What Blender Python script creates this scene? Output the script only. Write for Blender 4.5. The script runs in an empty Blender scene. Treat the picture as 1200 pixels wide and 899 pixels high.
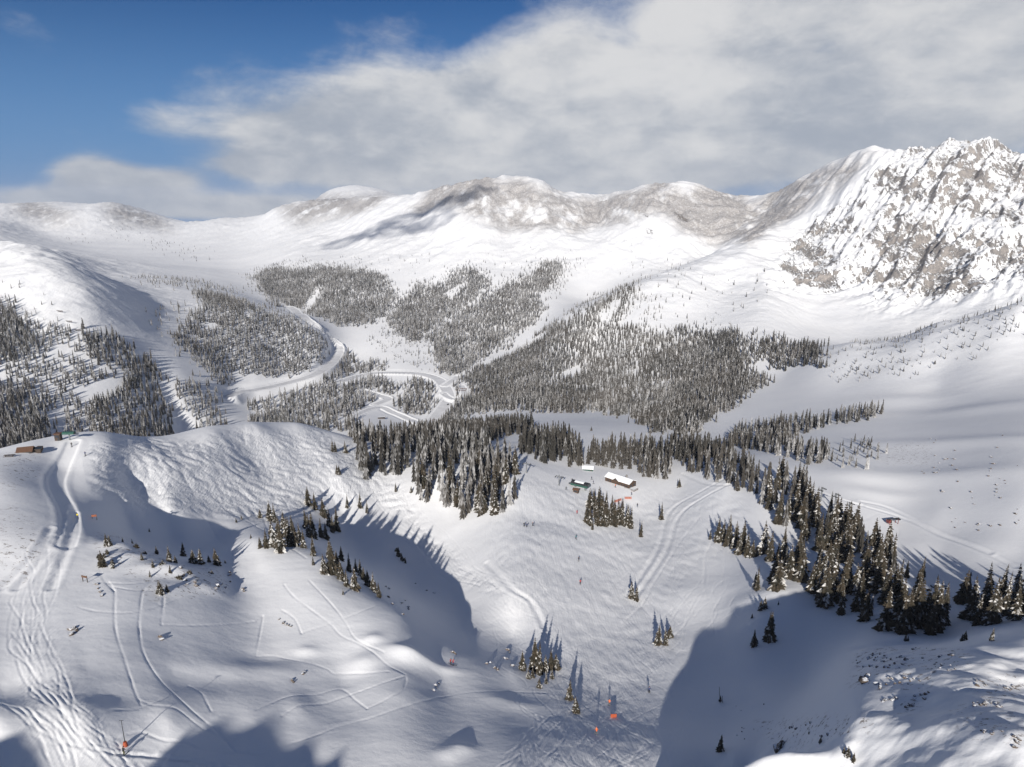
import bpy, math, random
import numpy as np
from mathutils import Vector
rng = np.random.default_rng(7)
random.seed(7)
SC = bpy.context.scene
COL = SC.collection
ZC = 330.0                       # height of the viewpoint above the valley floor datum
F, CX, CY = 800.0, 600.0, 449.5  # pinhole of the photograph (1200 x 899)
TH = math.radians(14.4)
CT, ST = math.cos(TH), math.sin(TH)
SUN_AZ, SUN_EL = math.radians(9.0), math.radians(23.5)

# ------------------------------------------------------------------ helpers
def ray(px, py):
    """direction of a photograph point as (azimuth, rise per metre of ground distance)"""
    xc = (px - CX) / F; yc = (CY - py) / F
    den = CT + yc * ST
    u = xc / den; t = (-ST + yc * CT) / den
    return np.arctan(u), t / np.sqrt(1 + u * u), np.sqrt(1 + u * u)

def project(x, y, z):
    """world point (viewpoint at the origin) -> photograph point"""
    zc = y * CT - z * ST; yc = y * ST + z * CT
    zc = np.where(zc > 1e-3, zc, 1e-3)
    return CX + F * x / zc, CY - F * yc / zc

def hash2(ix, iy, seed):
    h = (ix.astype(np.int64) * 374761393 + iy.astype(np.int64) * 668265263 + seed * 1442695041) & 0xFFFFFFFF
    h = ((h ^ (h >> 13)) * 1274126177) & 0xFFFFFFFF
    h = h ^ (h >> 16)
    return h

_ga = np.linspace(0, 2 * np.pi, 64, endpoint=False)
_GX, _GY = np.cos(_ga), np.sin(_ga)
def pnoise(x, y, seed=0):
    ix = np.floor(x); iy = np.floor(y); fx = x - ix; fy = y - iy
    ix = ix.astype(np.int64); iy = iy.astype(np.int64)
    wx = fx * fx * fx * (fx * (fx * 6 - 15) + 10); wy = fy * fy * fy * (fy * (fy * 6 - 15) + 10)
    def g(a, b):
        h = hash2(ix + a, iy + b, seed) & 63
        return _GX[h] * (fx - a) + _GY[h] * (fy - b)
    return ((g(0, 0) * (1 - wx) + g(1, 0) * wx) * (1 - wy) + (g(0, 1) * (1 - wx) + g(1, 1) * wx) * wy) * 1.5

def fbm(x, y, octv=4, seed=0, gain=.5, lac=2.03):
    a = 1.0; s = 0; o = np.zeros_like(x)
    for k in range(octv):
        o += a * pnoise(x, y, seed + k * 17); s += a
        x = x * lac + 13.7; y = y * lac - 7.3; a *= gain
    return o / s * 1.4

def ridged(x, y, octv=4, seed=0):
    a = 1.0; s = 0; o = np.zeros_like(x)
    for k in range(octv):
        o += a * (1 - np.abs(pnoise(x, y, seed + k * 31)) * 1.6); s += a
        x = x * 2.1 + 3.1; y = y * 2.1 + 9.2; a *= .5
    return o / s - .10

def sstep(a, b, x):
    t = np.clip((x - a) / (b - a), 0, 1)
    return t * t * (3 - 2 * t)

def inpoly(px, py, poly):
    poly = np.asarray(poly, float); res = np.zeros(px.shape, bool)
    x0, y0 = poly.min(0); x1, y1 = poly.max(0)
    m = (px >= x0) & (px <= x1) & (py >= y0) & (py <= y1)
    if not m.any(): return res
    X = px[m]; Y = py[m]; r = np.zeros(X.shape, bool)
    n = len(poly); j = n - 1
    for i in range(n):
        xi, yi = poly[i]; xj, yj = poly[j]
        if yi != yj:
            c = ((yi > Y) != (yj > Y)) & (X < (xj - xi) * (Y - yi) / (yj - yi) + xi)
            r ^= c
        j = i
    res[m] = r
    return res

# ------------------------------------------------------------------ terrain control points: photograph x, y, forward distance in metres
P = '''
750 960 103|800 960 104|860 960 106|900 960 100|950 960 89|0 899 95|100 899 98|200 899 104|300 899 108|400 899 108|500 899 110|600 899 112|700 899 117|800 899 117|860 899 115|950 899 99.5|900 899 111|1000 899 90.5|1100 899 81|1200 899 76
1000 850 98|900 868 122|950 862 107|1080 820 101|1130 768 116|1200 752 120|1100 860 88|1200 820 97|1180 780 110
900 830 140|950 800 150|850 860 132|800 830 150|800 770 180|900 762 172|1000 762 150|1050 762 138|1100 756 146
1000 740 172|1100 742 165|1200 722 172|890 745 182|930 700 205
740 865 132|720 830 150|775 755 190|740 700 237|740 640 300|740 600 372|740 575 430
650 899 114|620 850 133|600 800 155|560 780 160|520 800 148|530 762 166|430 700 180|470 722 173|600 785 162
300 850 118|300 780 140|300 720 165|300 660 195|300 632 212|380 655 198|340 640 208|400 800 140|400 740 160|400 850 122
200 850 112|200 780 130|200 720 150|200 690 163|200 662 178|150 640 185|120 625 192|250 672 182|270 685 180
100 850 105|100 780 123|100 720 142|100 670 162|100 620 190|80 580 217|70 545 243|80 516 268
0 850 102|0 800 115|0 750 130|0 700 147|0 650 165|0 600 188|0 560 213|0 532 245|40 524 255
150 612 226|200 625 232|250 630 238|300 612 260|350 600 287|350 560 325|350 530 360|350 499 400|300 570 300|300 540 330|300 502 365
200 590 246|200 560 264|200 535 287|200 516 308|150 560 253|150 590 233|130 590 226|130 550 248|130 520 270|250 560 284|250 506 335
400 600 310|400 560 335|400 530 375|400 512 405
420 660 246|450 640 278|480 690 240|540 730 210|600 745 194|450 600 322|450 570 348|450 535 385|450 520 420
500 660 272|520 600 338|520 560 385|520 535 430|520 525 465|560 660 268|560 620 314|600 700 220|600 650 265|620 600 340|600 565 400|560 550 430|620 545 450|620 520 540|570 525 500
680 570 430|680 545 490|680 520 570|680 500 660|730 500 680|760 520 600|760 545 500|800 570 440|800 620 330|800 680 250|850 640 285|850 600 345|850 570 405|850 700 225
900 620 300|950 640 268|900 580 370|870 560 420|960 600 325|1000 660 240|1050 690 208|900 660 245
820 540 480|900 545 455|950 570 395|1000 590 350|1050 620 300|1100 650 258|1150 670 230|1200 680 215
1000 550 435|1100 600 320|1200 640 252|1100 550 420|1200 590 315|1200 540 400|1100 500 530|1200 490 490|1000 520 520|950 520 545|1000 480 620|1100 450 660|1200 430 610|1000 440 750|1100 400 740|1200 385 690
1200 355 745|1100 378 810|1000 402 870|960 412 890|920 440 850|900 470 750|850 480 740|850 500 690|850 530 560|900 500 640|800 520 600|800 490 740
1200 390 900|1100 400 960|1000 407 990
1200 345 1020|1100 370 1080|1000 385 1130|1150 300 1190|1200 260 1270|1150 220 1450|1150 165 1640|1110 167 1670|1080 177 1720|1050 183 1800|1030 174 1900|1200 178 1560|1180 180 1590|1050 330 1250|1050 260 1460
950 370 1220|950 320 1420|950 260 1760|960 197 2120|930 211 2230|1000 181 1950|1000 300 1400|1000 240 1640
900 420 950|900 400 1020|900 350 1260|900 300 1560
890 268 1750|840 297 1650|790 316 1550|730 342 1450|690 365 1400|650 390 1350
840 293 1980|790 310 1900|730 334 1850|690 352 1800|850 340 1400|800 370 1250|800 340 1380|750 370 1280|800 400 1120|800 450 930|750 450 960|700 480 850|700 450 1030|700 410 1230
800 270 2080|800 240 2280|850 250 2150|900 245 2150|800 213 2450|760 216 2560|830 219 2450|860 229 2480|890 229 2420
700 300 2150|700 265 2480|700 233 2750|660 226 2800|625 209 2850|570 209 2900|520 216 3080|600 250 2580|550 300 2200|600 300 2200|500 240 2950|500 270 2600
600 500 720|600 470 930|560 490 850|570 400 1500|600 430 1240|550 350 1820|500 350 1900|630 400 1420|640 340 1830|580 515 620|500 515 620
450 300 2350|450 260 2900|450 345 1950|400 330 2080|350 300 2650|400 290 2750|400 270 3150|400 250 3600|410 233 3900|470 229 3450|330 240 4600|370 236 4200|300 262 4400|300 285 3500
380 226 6600|420 217 6600|460 227 6600|420 240 5200
430 390 1600|470 430 1300|510 470 1080|500 500 950|300 480 1000|260 500 880|450 490 970|400 455 1150|390 415 1400|330 330 2300|280 310 2800|200 300 3200|420 365 1800|275 462 1020
0 550 330|0 560 450|0 500 660|0 450 740|0 400 820|0 350 930|0 310 1080|20 287 1220|0 284 1260
100 560 420|100 535 600|100 520 690|100 480 760|100 430 840|100 380 920|100 340 1010|60 302 1130|110 330 1110|150 352 1120|180 380 1100|205 420 1000|215 470 900|215 505 850
110 322 1500|60 293 1700|0 290 1750
200 570 450|200 545 600|200 512 800|300 545 520|300 507 850|400 545 560|400 507 850|450 548 600|450 507 850
250 440 1030|250 355 1420|300 375 1360|350 382 1420|380 400 1410|330 420 1250|200 340 1500|225 400 1130|300 440 1120|300 346 2000|350 366 1850|250 322 2300
540 213 3000|555 210 2950|592 209 2870|640 215 2830|650 221 2820|680 230 2780|720 227 2680|740 221 2620|780 214 2500|815 213 2450|845 225 2460|870 230 2480|910 221 2320|945 204 2180|975 189 2040|1015 177 1880|1040 181 1850|1060 182 1770|1095 172 1695|1130 163 1655|1165 166 1615|350 238 4400|490 226 3300|440 230 3600|0 262 4200|0 275 3200|100 290 3600|50 270 4500|150 272 4400|200 277 4300|0 241 5600|50 239 5600|100 241 5600|130 237 5500|160 247 5300|190 256 5200|230 263 5600|260 256 5000|80 250 4900
'''
FP = np.array([[float(v) for v in it.split()] for ln in P.strip().split('\n') for it in ln.split('|')])
# the middle slopes are gentle: bring their far ends closer
_s = np.interp(FP[:, 1], [430, 480, 500, 520, 545, 575, 600, 640, 700, 760], [1, .93, .86, .80, .79, .80, .86, .92, .96, 1])
_w = np.clip((FP[:, 0] - 440) / 140, 0, 1) * (FP[:, 2] < 800)
FP[:, 2] *= 1 + (_s - 1) * _w
ph, tt, k = ray(FP[:, 0], FP[:, 1])
ph = np.asarray(ph); rr = FP[:, 2] * k
pts = [np.stack([ph, np.log(rr), tt], 1)]
# back sides of the skyline
sky = FP[(FP[:, 1] < 266) & (FP[:, 2] > 1350)]
top = []
for x in range(0, 1201, 40):
    m = np.abs(sky[:, 0] - x) < 31
    if m.any():
        i = np.argmin(np.where(m, sky[:, 1], 9e9)); top.append(sky[i])
top = np.unique(np.array(top), axis=0)
for mul, dy in ((1.07, 5), (1.16, 10), (1.35, 18), (2.2, 26)):
    a, b, kk = ray(top[:, 0], top[:, 1] + dy)
    rad = top[:, 2] * kk * mul
    ok = rad < 7500 if mul < 2 else rad > 3000
    if mul < 1.3: ok &= top[:, 0] > 360
    pts.append(np.stack([a, np.log(rad), b], 1)[ok])
# far rim and the country beside and behind the view
extra = []
for a in np.arange(-.7, .71, .2): extra.append((a, math.log(12000), -.013)); extra.append((a, math.log(16000), -.012))
for side, col in ((-1, 0), (1, 1200)):
    e = FP[np.abs(FP[:, 0] - col) < 1]
    a, b, kk = ray(e[:, 0], e[:, 1])
    for a2 in (1.0, 1.4):
        for j in range(len(e)): 
                rj = e[j, 2] * kk[j]; dz = -(a2 - .7) * 75 * math.exp(-max(0, rj - 130) / 60) if side > 0 else 0
                extra.append((side * a2, math.log(rj), b[j] - (.02 if a2 > 1.2 else .0) + dz / rj))
for a in (-math.pi, -2.3, 2.3, math.pi):
    for r_, z_ in ((30, -104), (70, -114), (150, -128), (400, -150), (1000, -150), (3000, -150), (8000, -100), (16000, -150)):
        extra.append((a, math.log(r_), z_ / r_))
for a in np.arange(-1.2, 1.21, .3):
    zz = -103 + 16 * math.sin(a * 1.3)
    extra.append((a, math.log(35), zz / 35)); extra.append((a, math.log(58), (zz - 1) / 58))
pts.append(np.array(extra))
CP = np.concatenate(pts)
AS = 3.0
A = np.stack([CP[:, 0] * AS, CP[:, 1]], 1)
# interpolate height over distance, shrunk towards the horizon (a smooth thin plate sheet through all points)
def tpk(d2): return np.where(d2 > 1e-12, .5 * d2 * np.log(np.maximum(d2, 1e-12)), 0)
n = len(A)
D2 = ((A[:, None, :] - A[None]) ** 2).sum(-1)
M = np.zeros((n + 3, n + 3)); M[:n, :n] = tpk(D2) + np.eye(n) * 3e-5
M[:n, n] = 1; M[:n, n + 1:] = A; M[n, :n] = 1; M[n + 1:, :n] = A.T
W = np.linalg.solve(M, np.concatenate([CP[:, 2], np.zeros(3)]))
def tps(a, s):
    out = np.empty(a.size); a = a.ravel() * AS; s = s.ravel()
    for i in range(0, a.size, 20000):
        q = np.stack([a[i:i + 20000], s[i:i + 20000]], 1)
        d2 = ((q[:, None, :] - A[None]) ** 2).sum(-1)
        out[i:i + 20000] = tpk(d2) @ W[:n] + W[n] + q @ W[n + 1:]
    return out

# polar sheet: fine inside the view, coarse elsewhere
fine = np.linspace(-.78, .78, 1150)
side = np.concatenate([np.linspace(.79, 1.2, 40), np.linspace(1.25, math.pi, 36)])
PHI = np.concatenate([-side[::-1], fine, side])
seg = lambda r0, r1, m: np.linspace(math.log(r0), math.log(r1), m, endpoint=False)
S = np.concatenate([seg(8, 60, 40), seg(60, 340, 640), seg(340, 700, 200), seg(700, 3500, 560), seg(3500, 9500, 130), [math.log(9500)]])
cphi = np.unique(np.concatenate([np.linspace(-.8, .8, 330), np.linspace(-math.pi, -.8, 60), np.linspace(.8, math.pi, 60)]))
cs = np.unique(np.concatenate([np.linspace(S[0], math.log(60), 20), np.linspace(math.log(60), math.log(7000), 330), np.linspace(math.log(7000), S[-1], 30)]))
TG = tps(*np.meshgrid(cphi, cs, indexing='ij')).reshape(len(cphi), len(cs))
def catmull(arr, xs, xq, axis):
    arr = np.moveaxis(arr, axis, 0)
    i = np.clip(np.searchsorted(xs, xq) - 1, 0, len(xs) - 2)
    f = ((xq - xs[i]) / (xs[i + 1] - xs[i]))[:, None]
    p0 = arr[np.maximum(i - 1, 0)]; p1 = arr[i]; p2 = arr[i + 1]; p3 = arr[np.minimum(i + 2, len(xs) - 1)]
    o = p1 + .5 * f * (p2 - p0 + f * (2 * p0 - 5 * p1 + 4 * p2 - p3 + f * (3 * (p1 - p2) + p3 - p0)))
    return np.moveaxis(o, 0, axis)
T = catmull(catmull(TG, cphi, PHI, 0), cs, S, 1)
R = np.exp(S)
X = np.sin(PHI)[:, None] * R[None]; Y = np.cos(PHI)[:, None] * R[None]
Z = T * R[None]
jn = int(np.searchsorted(R, 62)); Z[:, :jn] = Z[:, jn:jn + 1] + (R[None, :jn] - R[jn]) * .12 - 0
Z = np.maximum(Z, -330.0)
Z = np.where(Z > 180, np.where(np.abs(PHI)[:, None] > .77, 180 + 50 * np.tanh((Z - 180) / 90), Z), Z)
PX, PY = project(X, Y, Z)
DIST = np.broadcast_to(R[None], X.shape)
VIEW = (np.abs(PHI) < 1.2)[:, None] & np.ones_like(X, bool)

def soft(polys, jit=6.0, wl=40.0, dmin=0, dmax=1e9, seed=3):
    """soft mask of ground areas drawn on the photograph, with ragged edges"""
    w = np.maximum(DIST / F, .05)
    jx = fbm(X / (w * wl), Y / (w * wl * 1.6), 3, seed) * jit * 2; jy = fbm(X / (w * wl) + 50, Y / (w * wl * 1.6), 3, seed + 5) * jit
    m = np.zeros(X.shape, bool)
    ok = VIEW & (DIST > dmin) & (DIST < dmax)
    for p in polys: m |= inpoly(PX + jx, PY + jy, p)
    return (m & ok).astype(float)

def blur(m, k):
    for ax in (0, 1):
        c = np.cumsum(np.concatenate([np.repeat(m.take([0], ax), k + 1, ax), m, np.repeat(m.take([-1], ax), k, ax)], ax), ax)
        n_ = m.shape[ax]
        m = (c.take(range(2 * k + 1, 2 * k + 1 + n_), ax) - c.take(range(n_), ax)) / (2 * k + 1)
    return m

# --- relief detail -------------------------------------------------
far = sstep(500, 1400, DIST)
rock_polys = [
    [(1026,160),(1075,160),(1110,145),(1150,140),(1200,150),(1350,170),(1350,345),(1200,335),(1165,330),(1130,345),(1100,350),(1060,362),(1030,375),(1020,350),(1000,345),(990,335),(975,320),(985,290),(1010,270),(1035,235),(1050,205)],
    [(905,305),(945,260),(985,232),(1030,192),(1050,200),(1010,260),(990,330),(960,345),(905,340)],
]
crag_light = [[(825,330),(865,310),(905,315),(900,345),(860,385),(830,375)], [(735,270),(760,255),(790,250),(770,300),(735,312),(705,310)], [(745,240),(800,235),(790,262),(750,270)]]
wind_polys = [[(520,216),(570,207),(625,207),(665,226),(700,233),(660,262),(600,268),(560,262),(530,245),(500,255),(480,245)],
              [(780,215),(830,217),(870,229),(930,212),(1030,174),(985,215),(930,255),(880,275),(840,290),(790,255),(740,250)],
              [(700,233),(760,216),(790,214),(740,260),(690,270),(640,265)],
              [(330,240),(400,228),(470,230),(410,250),(350,262)], [(20,238),(60,240),(110,255),(60,262),(20,252)], [(125,237),(160,247),(215,268),(200,272),(165,265),(135,262)]]
rockM = blur(soft(rock_polys, 10, 40, 850), 10)
rockL = blur(soft(crag_light, 8, 25, 1000), 6)
windM = blur(soft(wind_polys, 10, 40, 1200), 8)
ROCK = np.clip(rockM + .55 * rockL, 0, 1)
sl = (X * .75 + Y * .66) / 1.0; sp = (-X * .66 + Y * .75)
mixd = sstep(150, 700, X)
al = .34 + .45 * mixd
acr = X * np.cos(al) - Y * np.sin(al); alo = X * np.sin(al) + Y * np.cos(al)
def centred(n_, w_): return n_ - (n_ * w_).sum() / max(w_.sum(), 1e-9)
warp = fbm(X / 90, Y / 90, 3, 19) * 20
vm = VIEW & (DIST > 800) & (DIST < 4500)
Z = Z + rockM * (centred(ridged(acr / 60, alo / 260, 5, 11), rockM) * 32 + centred(ridged((X + warp) / 30, (Y - warp) / 30, 4, 12), rockM) * 9) + rockM * fbm(X / 12, Y / 12, 2, 77) * 3 - rockM * 5
Z = Z + far * fbm(X / 420, Y / 420, 3, 21) * 6
upper = far * sstep(-230, -90, Z)
Z = Z + upper * centred(ridged((acr + warp * .8) / 120, alo / 900, 3, 41), upper * vm) * 14 * (1 - .5 * ROCK)
Z = Z + windM * centred(ridged((acr + warp * 1.6) / 52, alo / 120, 4, 43), windM) * 13 + windM * fbm(X / 30, Y / 30, 3, 47) * 4 + upper * fbm((X + warp) / 85, Y / 85, 4, 44) * 5 - windM * 7
ROCK = np.clip(ROCK + vm * upper * .42 * sstep(.12, .55, fbm((acr + warp) / 55, alo / 330, 4, 46)), 0, 1)
near = 1 - sstep(450, 900, DIST)
calm = 1 - .75 * sstep(20, 90, X) * sstep(220, 320, DIST)
Z = Z + near * calm * (fbm(X / 60, Y / 60, 2, 61) * 1.1 + fbm(X / 17, Y / 17, 3, 62) * .16)
mog_poly = [(95,520),(200,515),(350,500),(400,515),(440,545),(480,590),(540,660),(600,700),(560,690),(480,620),(430,585),(330,600),(300,612),(250,603),(150,600),(105,575)]
mogM = blur(soft([mog_poly], 8, 30, 150, 460), 7)
run_poly = [(560,610),(620,560),(720,580),(850,570),(900,600),(860,640),(800,680),(800,760),(760,800),(760,899),(760,960),(560,960),(600,899),(650,830),(640,760),(600,700),(570,650)]
runM = blur(soft([run_poly], 8, 30, 60, 520), 9)
cat_poly = [(62,545),(80,530),(85,545),(80,570),(92,610),(80,660),(70,720),(95,790),(160,899),(160,960),(20,960),(30,899),(20,800),(30,720),(50,660),(70,610)]
catM = blur(soft([cat_poly, [(100,870),(200,880),(270,899),(270,940),(60,940)]], 7, 30, 60, 260), 6)
Z = Z + mogM * (np.abs(pnoise(X / 5.5 + .35 * pnoise(X / 9, Y / 9, 5), Y / 7.5, 71)) - .3) * .75
crust = blur(soft([[(990,760),(1060,750),(1130,765),(1290,750),(1290,960),(860,960),(900,860),(1040,830)]], 10, 40, 60, 200), 8)
Z = Z + crust * ((ridged((X + Y * .4) / 5.5 + fbm(X / 12, Y / 12, 2, 7) * .7, (Y - X * .3) / 2.6, 3, 81) - .5) * .13 + fbm(X / 9, Y / 6, 3, 82) * .4 + fbm(X / 17 + 3, Y / 14, 3, 83) * 1.5)
Z = Z + near * (1 - sstep(200, 300, DIST)) * (ridged((X - .3 * Y) / 9, Y / 4, 3, 85) - .5) * .05
Z = Z + catM * (np.abs(pnoise(X / 3.0, Y / 7.0, 75)) * .05 + pnoise(X / 1.2, Y / 2.6, 76) * .06)
Z = Z + runM * (pnoise(X / 2.2, Y / 6.0, 73) * .12 + np.abs(pnoise(X / 7, Y / 11, 78)) * .22)
ZREF = Z.copy()

def gindex(x, y):
    r = np.hypot(x, y); a = np.arctan2(x, y)
    i = np.interp(a, PHI, np.arange(len(PHI))); j = np.interp(np.log(np.maximum(r, R[0])), S, np.arange(len(S)))
    return i, j
def ground(x, y, arr=None):
    arr = Z if arr is None else arr
    x = np.asarray(x, float); y = np.asarray(y, float)
    i, j = gindex(x, y)
    i0 = np.clip(i.astype(int), 0, len(PHI) - 2); j0 = np.clip(j.astype(int), 0, len(S) - 2)
    fi = i - i0; fj = j - j0
    return (arr[i0, j0] * (1 - fi) + arr[i0 + 1, j0] * fi) * (1 - fj) + (arr[i0, j0 + 1] * (1 - fi) + arr[i0 + 1, j0 + 1] * fi) * fj
def cast(px, py, rmin=40, rmax=15000):
    """first ground point seen at a photograph point"""
    a, t, _ = ray(px, py)
    j = np.arange(len(S)); m = (R > rmin) & (R < rmax)
    i = np.interp(a, PHI, np.arange(len(PHI))); i0 = int(i); f = i - i0
    prof = (ZREF[i0] * (1 - f) + ZREF[i0 + 1] * f) / R
    hit = np.nonzero(m & (prof >= t))[0]
    if len(hit) == 0: return None
    h = hit[0]
    if h > 0 and prof[h] != prof[h - 1]:
        w = np.clip((t - prof[h - 1]) / (prof[h] - prof[h - 1]), 0, 1); r = math.exp(S[h - 1] * (1 - w) + S[h] * w)
    else: r = R[h]
    x = r * math.sin(a); y = r * math.cos(a)
    return x, y, float(ground(x, y))


# --- mounds, rolls and dips of the foreground: photograph x, y, height, half width across and along (metres)
for px, py, h, wa, wl in ((15, 838, .8, 9, 4), (12, 805, -3.2, 8, 7), (437, 748, 1.6, 3, 2.2), (428, 776, 2.2, 4.5, 3.5), (482, 768, 3.2, 5, 3.5), (500, 776, 2.0, 8, 2.2), (460, 775, -1.6, 6, 4),
                          (350, 828, 1.5, 3, 5), (395, 812, 1.3, 4, 5), (540, 878, 2.6, 3, 2.5), (525, 885, 1.8, 3, 2.5), (600, 825, 1.6, 8, 4), (470, 815, 1.2, 7, 5), (225, 795, -2.2, 13, 5), (140, 812, -1.8, 9, 4), (330, 770, -1.5, 10, 4),
                          (300, 785, 1.2, 9, 5), (360, 762, 1.4, 3, 2), (185, 668, 2.4, 6, 4), (165, 655, 2.2, 7, 4), (215, 672, 2.2, 5, 4), (245, 690, 1.8, 5, 4), (140, 640, 2.0, 6, 4), (200, 690, 1.2, 4, 4),
                          (895, 700, 2.0, 10, 7), (885, 730, 1.6, 7, 6), (1090, 800, 2.2, 7, 6), (1130, 775, 1.6, 8, 5), (1100, 845, 1.4, 10, 4), (1160, 830, 1.2, 10, 4), (1040, 872, 1.5, 8, 3),
                          (1170, 865, 1.5, 10, 3), (960, 880, 1.6, 8, 3), (30, 640, 1.4, 9, 14), (250, 545, 1.8, 26, 16), (180, 545, 1.6, 20, 14), (160, 570, -1.5, 22, 12),
                          (230, 575, -1.6, 26, 14), (320, 560, 1.4, 22, 16), (330, 520, 1.6, 26, 16), (225, 522, -1.4, 30, 14), (1030, 580, 1.5, 14, 8), (640, 640, 1.2, 22, 18), (640, 610, -1.6, 20, 10), (700, 700, 1.0, 12, 20), (560, 690, 1.0, 10, 10), (800, 700, 1.4, 14, 14),
                          (1150, 640, 1.8, 20, 14), (1100, 560, 3, 40, 16), (1120, 520, 3.5, 45, 20), (1150, 480, 4, 40, 26), (1060, 470, 4, 36, 26), (1100, 430, -4, 30, 30), (1010, 560, 1.5, 18, 12)):
    c = cast(px, py)
    if c:
        n_ = math.hypot(c[0], c[1]); ux, uy = c[0] / n_, c[1] / n_
        dx = X - c[0]; dy = Y - c[1]
        al_ = dx * ux + dy * uy; ac_ = dx * uy - dy * ux
        Z = Z + (.42 if py > 690 and px < 620 else .6) * h * np.exp(-((ac_ / wa) ** 2 + (al_ / wl) ** 2)) * VIEW
for x_, y_, zt in ((49, 95, -93), (45, 98, -95.5), (41, 101, -99), (36, 103, -102), (31, 106, -105.5)):  # extra mounds below the view, added to slope the edge of the knoll's shadow
    up = zt - float(ground(x_, y_))
    if up > 0: Z = Z + up * np.exp(-((X - x_) ** 2 + (Y - y_) ** 2) / 5.0 ** 2)
# --- an unseen hill added at our back, its crest traced from the near edge shadows
SD = (math.sin(SUN_AZ), math.cos(SUN_AZ), -math.tan(SUN_EL))
YB = -30.0
def crest_of(edge):
    o = []
    for px, py in edge:
        c = cast(px, py)
        k_ = (c[1] - YB) / SD[1]
        o.append((c[0] - SD[0] * k_, c[2] - SD[2] * k_))
    return sorted(o)
for edge in ([(3, 858), (35, 858), (58, 868), (72, 890)], [(238, 850), (246, 835), (270, 832), (300, 834), (325, 840), (350, 852), (370, 866), (395, 876), (418, 896)]):
    cr = crest_of(edge)
    xs = [cr[0][0] - (60 if edge[0][0] < 10 else 5)] + [c[0] for c in cr] + [cr[-1][0] + 5]; zs = [cr[0][1] - (0 if edge[0][0] < 10 else 45)] + [c[1] for c in cr] + [cr[-1][1] - 45]
    xs = [xs[0] - 40] + xs + [xs[-1] + 30]; zs = [-140] + zs + [-140]
    prof = np.interp(X, xs, zs, left=-200, right=-200) + fbm(X / 6, Y / 6, 2, 90) * .6
    hill = prof - np.abs(Y - YB) * .95
    Z = np.where((DIST < 150) & (Y < 55), np.maximum(Z, hill), Z)

def smooth_line(p, step):
    p = np.asarray(p, float); o = []
    for i in range(len(p) - 1):
        p0 = p[max(i - 1, 0)]; p1 = p[i]; p2 = p[i + 1]; p3 = p[min(i + 2, len(p) - 1)]
        m = max(2, int(np.hypot(*(p2 - p1)) / step) + 1)
        for f in np.linspace(0, 1, m, endpoint=False)[:, None]:
            o.append((p1 + .5 * f * (p2 - p0 + f * (2 * p0 - 5 * p1 + 4 * p2 - p3 + f * (3 * (p1 - p2) + p3 - p0))))[0] if f.ndim > 1 else p1 + .5 * f * (p2 - p0 + f * (2 * p0 - 5 * p1 + 4 * p2 - p3 + f * (3 * (p1 - p2) + p3 - p0))))
    o.append(p[-1])
    return np.array(o)
def to_ground(line):
    return np.array([c[:2] for c in (cast(*q) for q in line) if c])
def line_distance(w, reach):
    """distance of every ground vertex to a line, only near it"""
    d = np.full(X.shape, 1e9)
    for a_, b_ in zip(w[:-1], w[1:]):
        ia, ja = gindex(np.array([a_[0], b_[0], a_[0] - reach, a_[0] + reach, a_[0], a_[0]]), np.array([a_[1], b_[1], a_[1], a_[1], a_[1] - reach, a_[1] + reach]))
        i0, i1 = int(ia.min()) - 1, int(ia.max()) + 3; j0, j1 = int(ja.min()) - 1, int(ja.max()) + 3
        i0 = max(i0, 0); j0 = max(j0, 0)
        x_ = X[i0:i1, j0:j1]; y_ = Y[i0:i1, j0:j1]
        v = b_ - a_; L2 = v @ v + 1e-9
        t_ = np.clip(((x_ - a_[0]) * v[0] + (y_ - a_[1]) * v[1]) / L2, 0, 1)
        dd = np.hypot(x_ - a_[0] - t_ * v[0], y_ - a_[1] - t_ * v[1])
        d[i0:i1, j0:j1] = np.minimum(d[i0:i1, j0:j1], dd)
    return d
SKI_LINES = [
    [(125,680),(134,693),(134,718),(136,742),(145,770),(155,800),(165,825)], [(180,680),(168,692),(164,715),(163,737),(168,765),(180,785),(200,808),(225,833),(255,858),(275,880),(290,882)],
    [(92,711),(110,716),(150,718),(180,712),(215,700),(250,692)], [(192,700),(189,732)], [(189,732),(225,733),(260,732),(300,728),(308,722),(300,766)],
    [(115,843),(130,832),(155,831),(175,824),(195,815),(220,800)], [(220,800),(235,810),(243,825),(247,833)], [(162,817),(178,825),(205,830),(235,852),(262,867),(275,866)],
    [(135,866),(162,858),(190,867),(215,870),(240,880),(300,884),(330,875),(370,862),(395,852),(430,843),(460,833),(500,822),(540,813),(580,811),(640,812)],
    [(300,768),(320,767),(345,772),(365,777),(385,785),(392,790),(420,790),(455,786)], [(333,685),(345,700),(385,730),(400,745),(425,757),(450,775),(475,790)], [(362,680),(390,710),(405,730),(418,750),(450,765)],
    [(330,715),(345,725),(353,742)], [(353,742),(380,733),(410,722),(445,708)], [(300,832),(335,818),(370,815),(400,810),(415,820),(430,831)], [(430,831),(455,820),(472,810),(476,795)], [(330,840),(350,830),(390,823),(430,808),(475,792)],
    [(117,667),(122,680),(134,693)], [(125,683),(150,684),(178,682)], [(134,688),(160,692),(190,692)],
    [(830,705),(838,690),(850,680),(870,672),(895,660)], [(845,640),(862,648),(885,640)], [(838,745),(835,720),(845,700),(835,695)], [(862,700),(855,712),(865,725)],
    [(1000,615),(1020,608),(1055,608),(1075,612)], [(1012,628),(1050,629),(1052,620)], [(1003,612),(1030,602)], [(780,640),(790,660),(785,690)],
]
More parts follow.
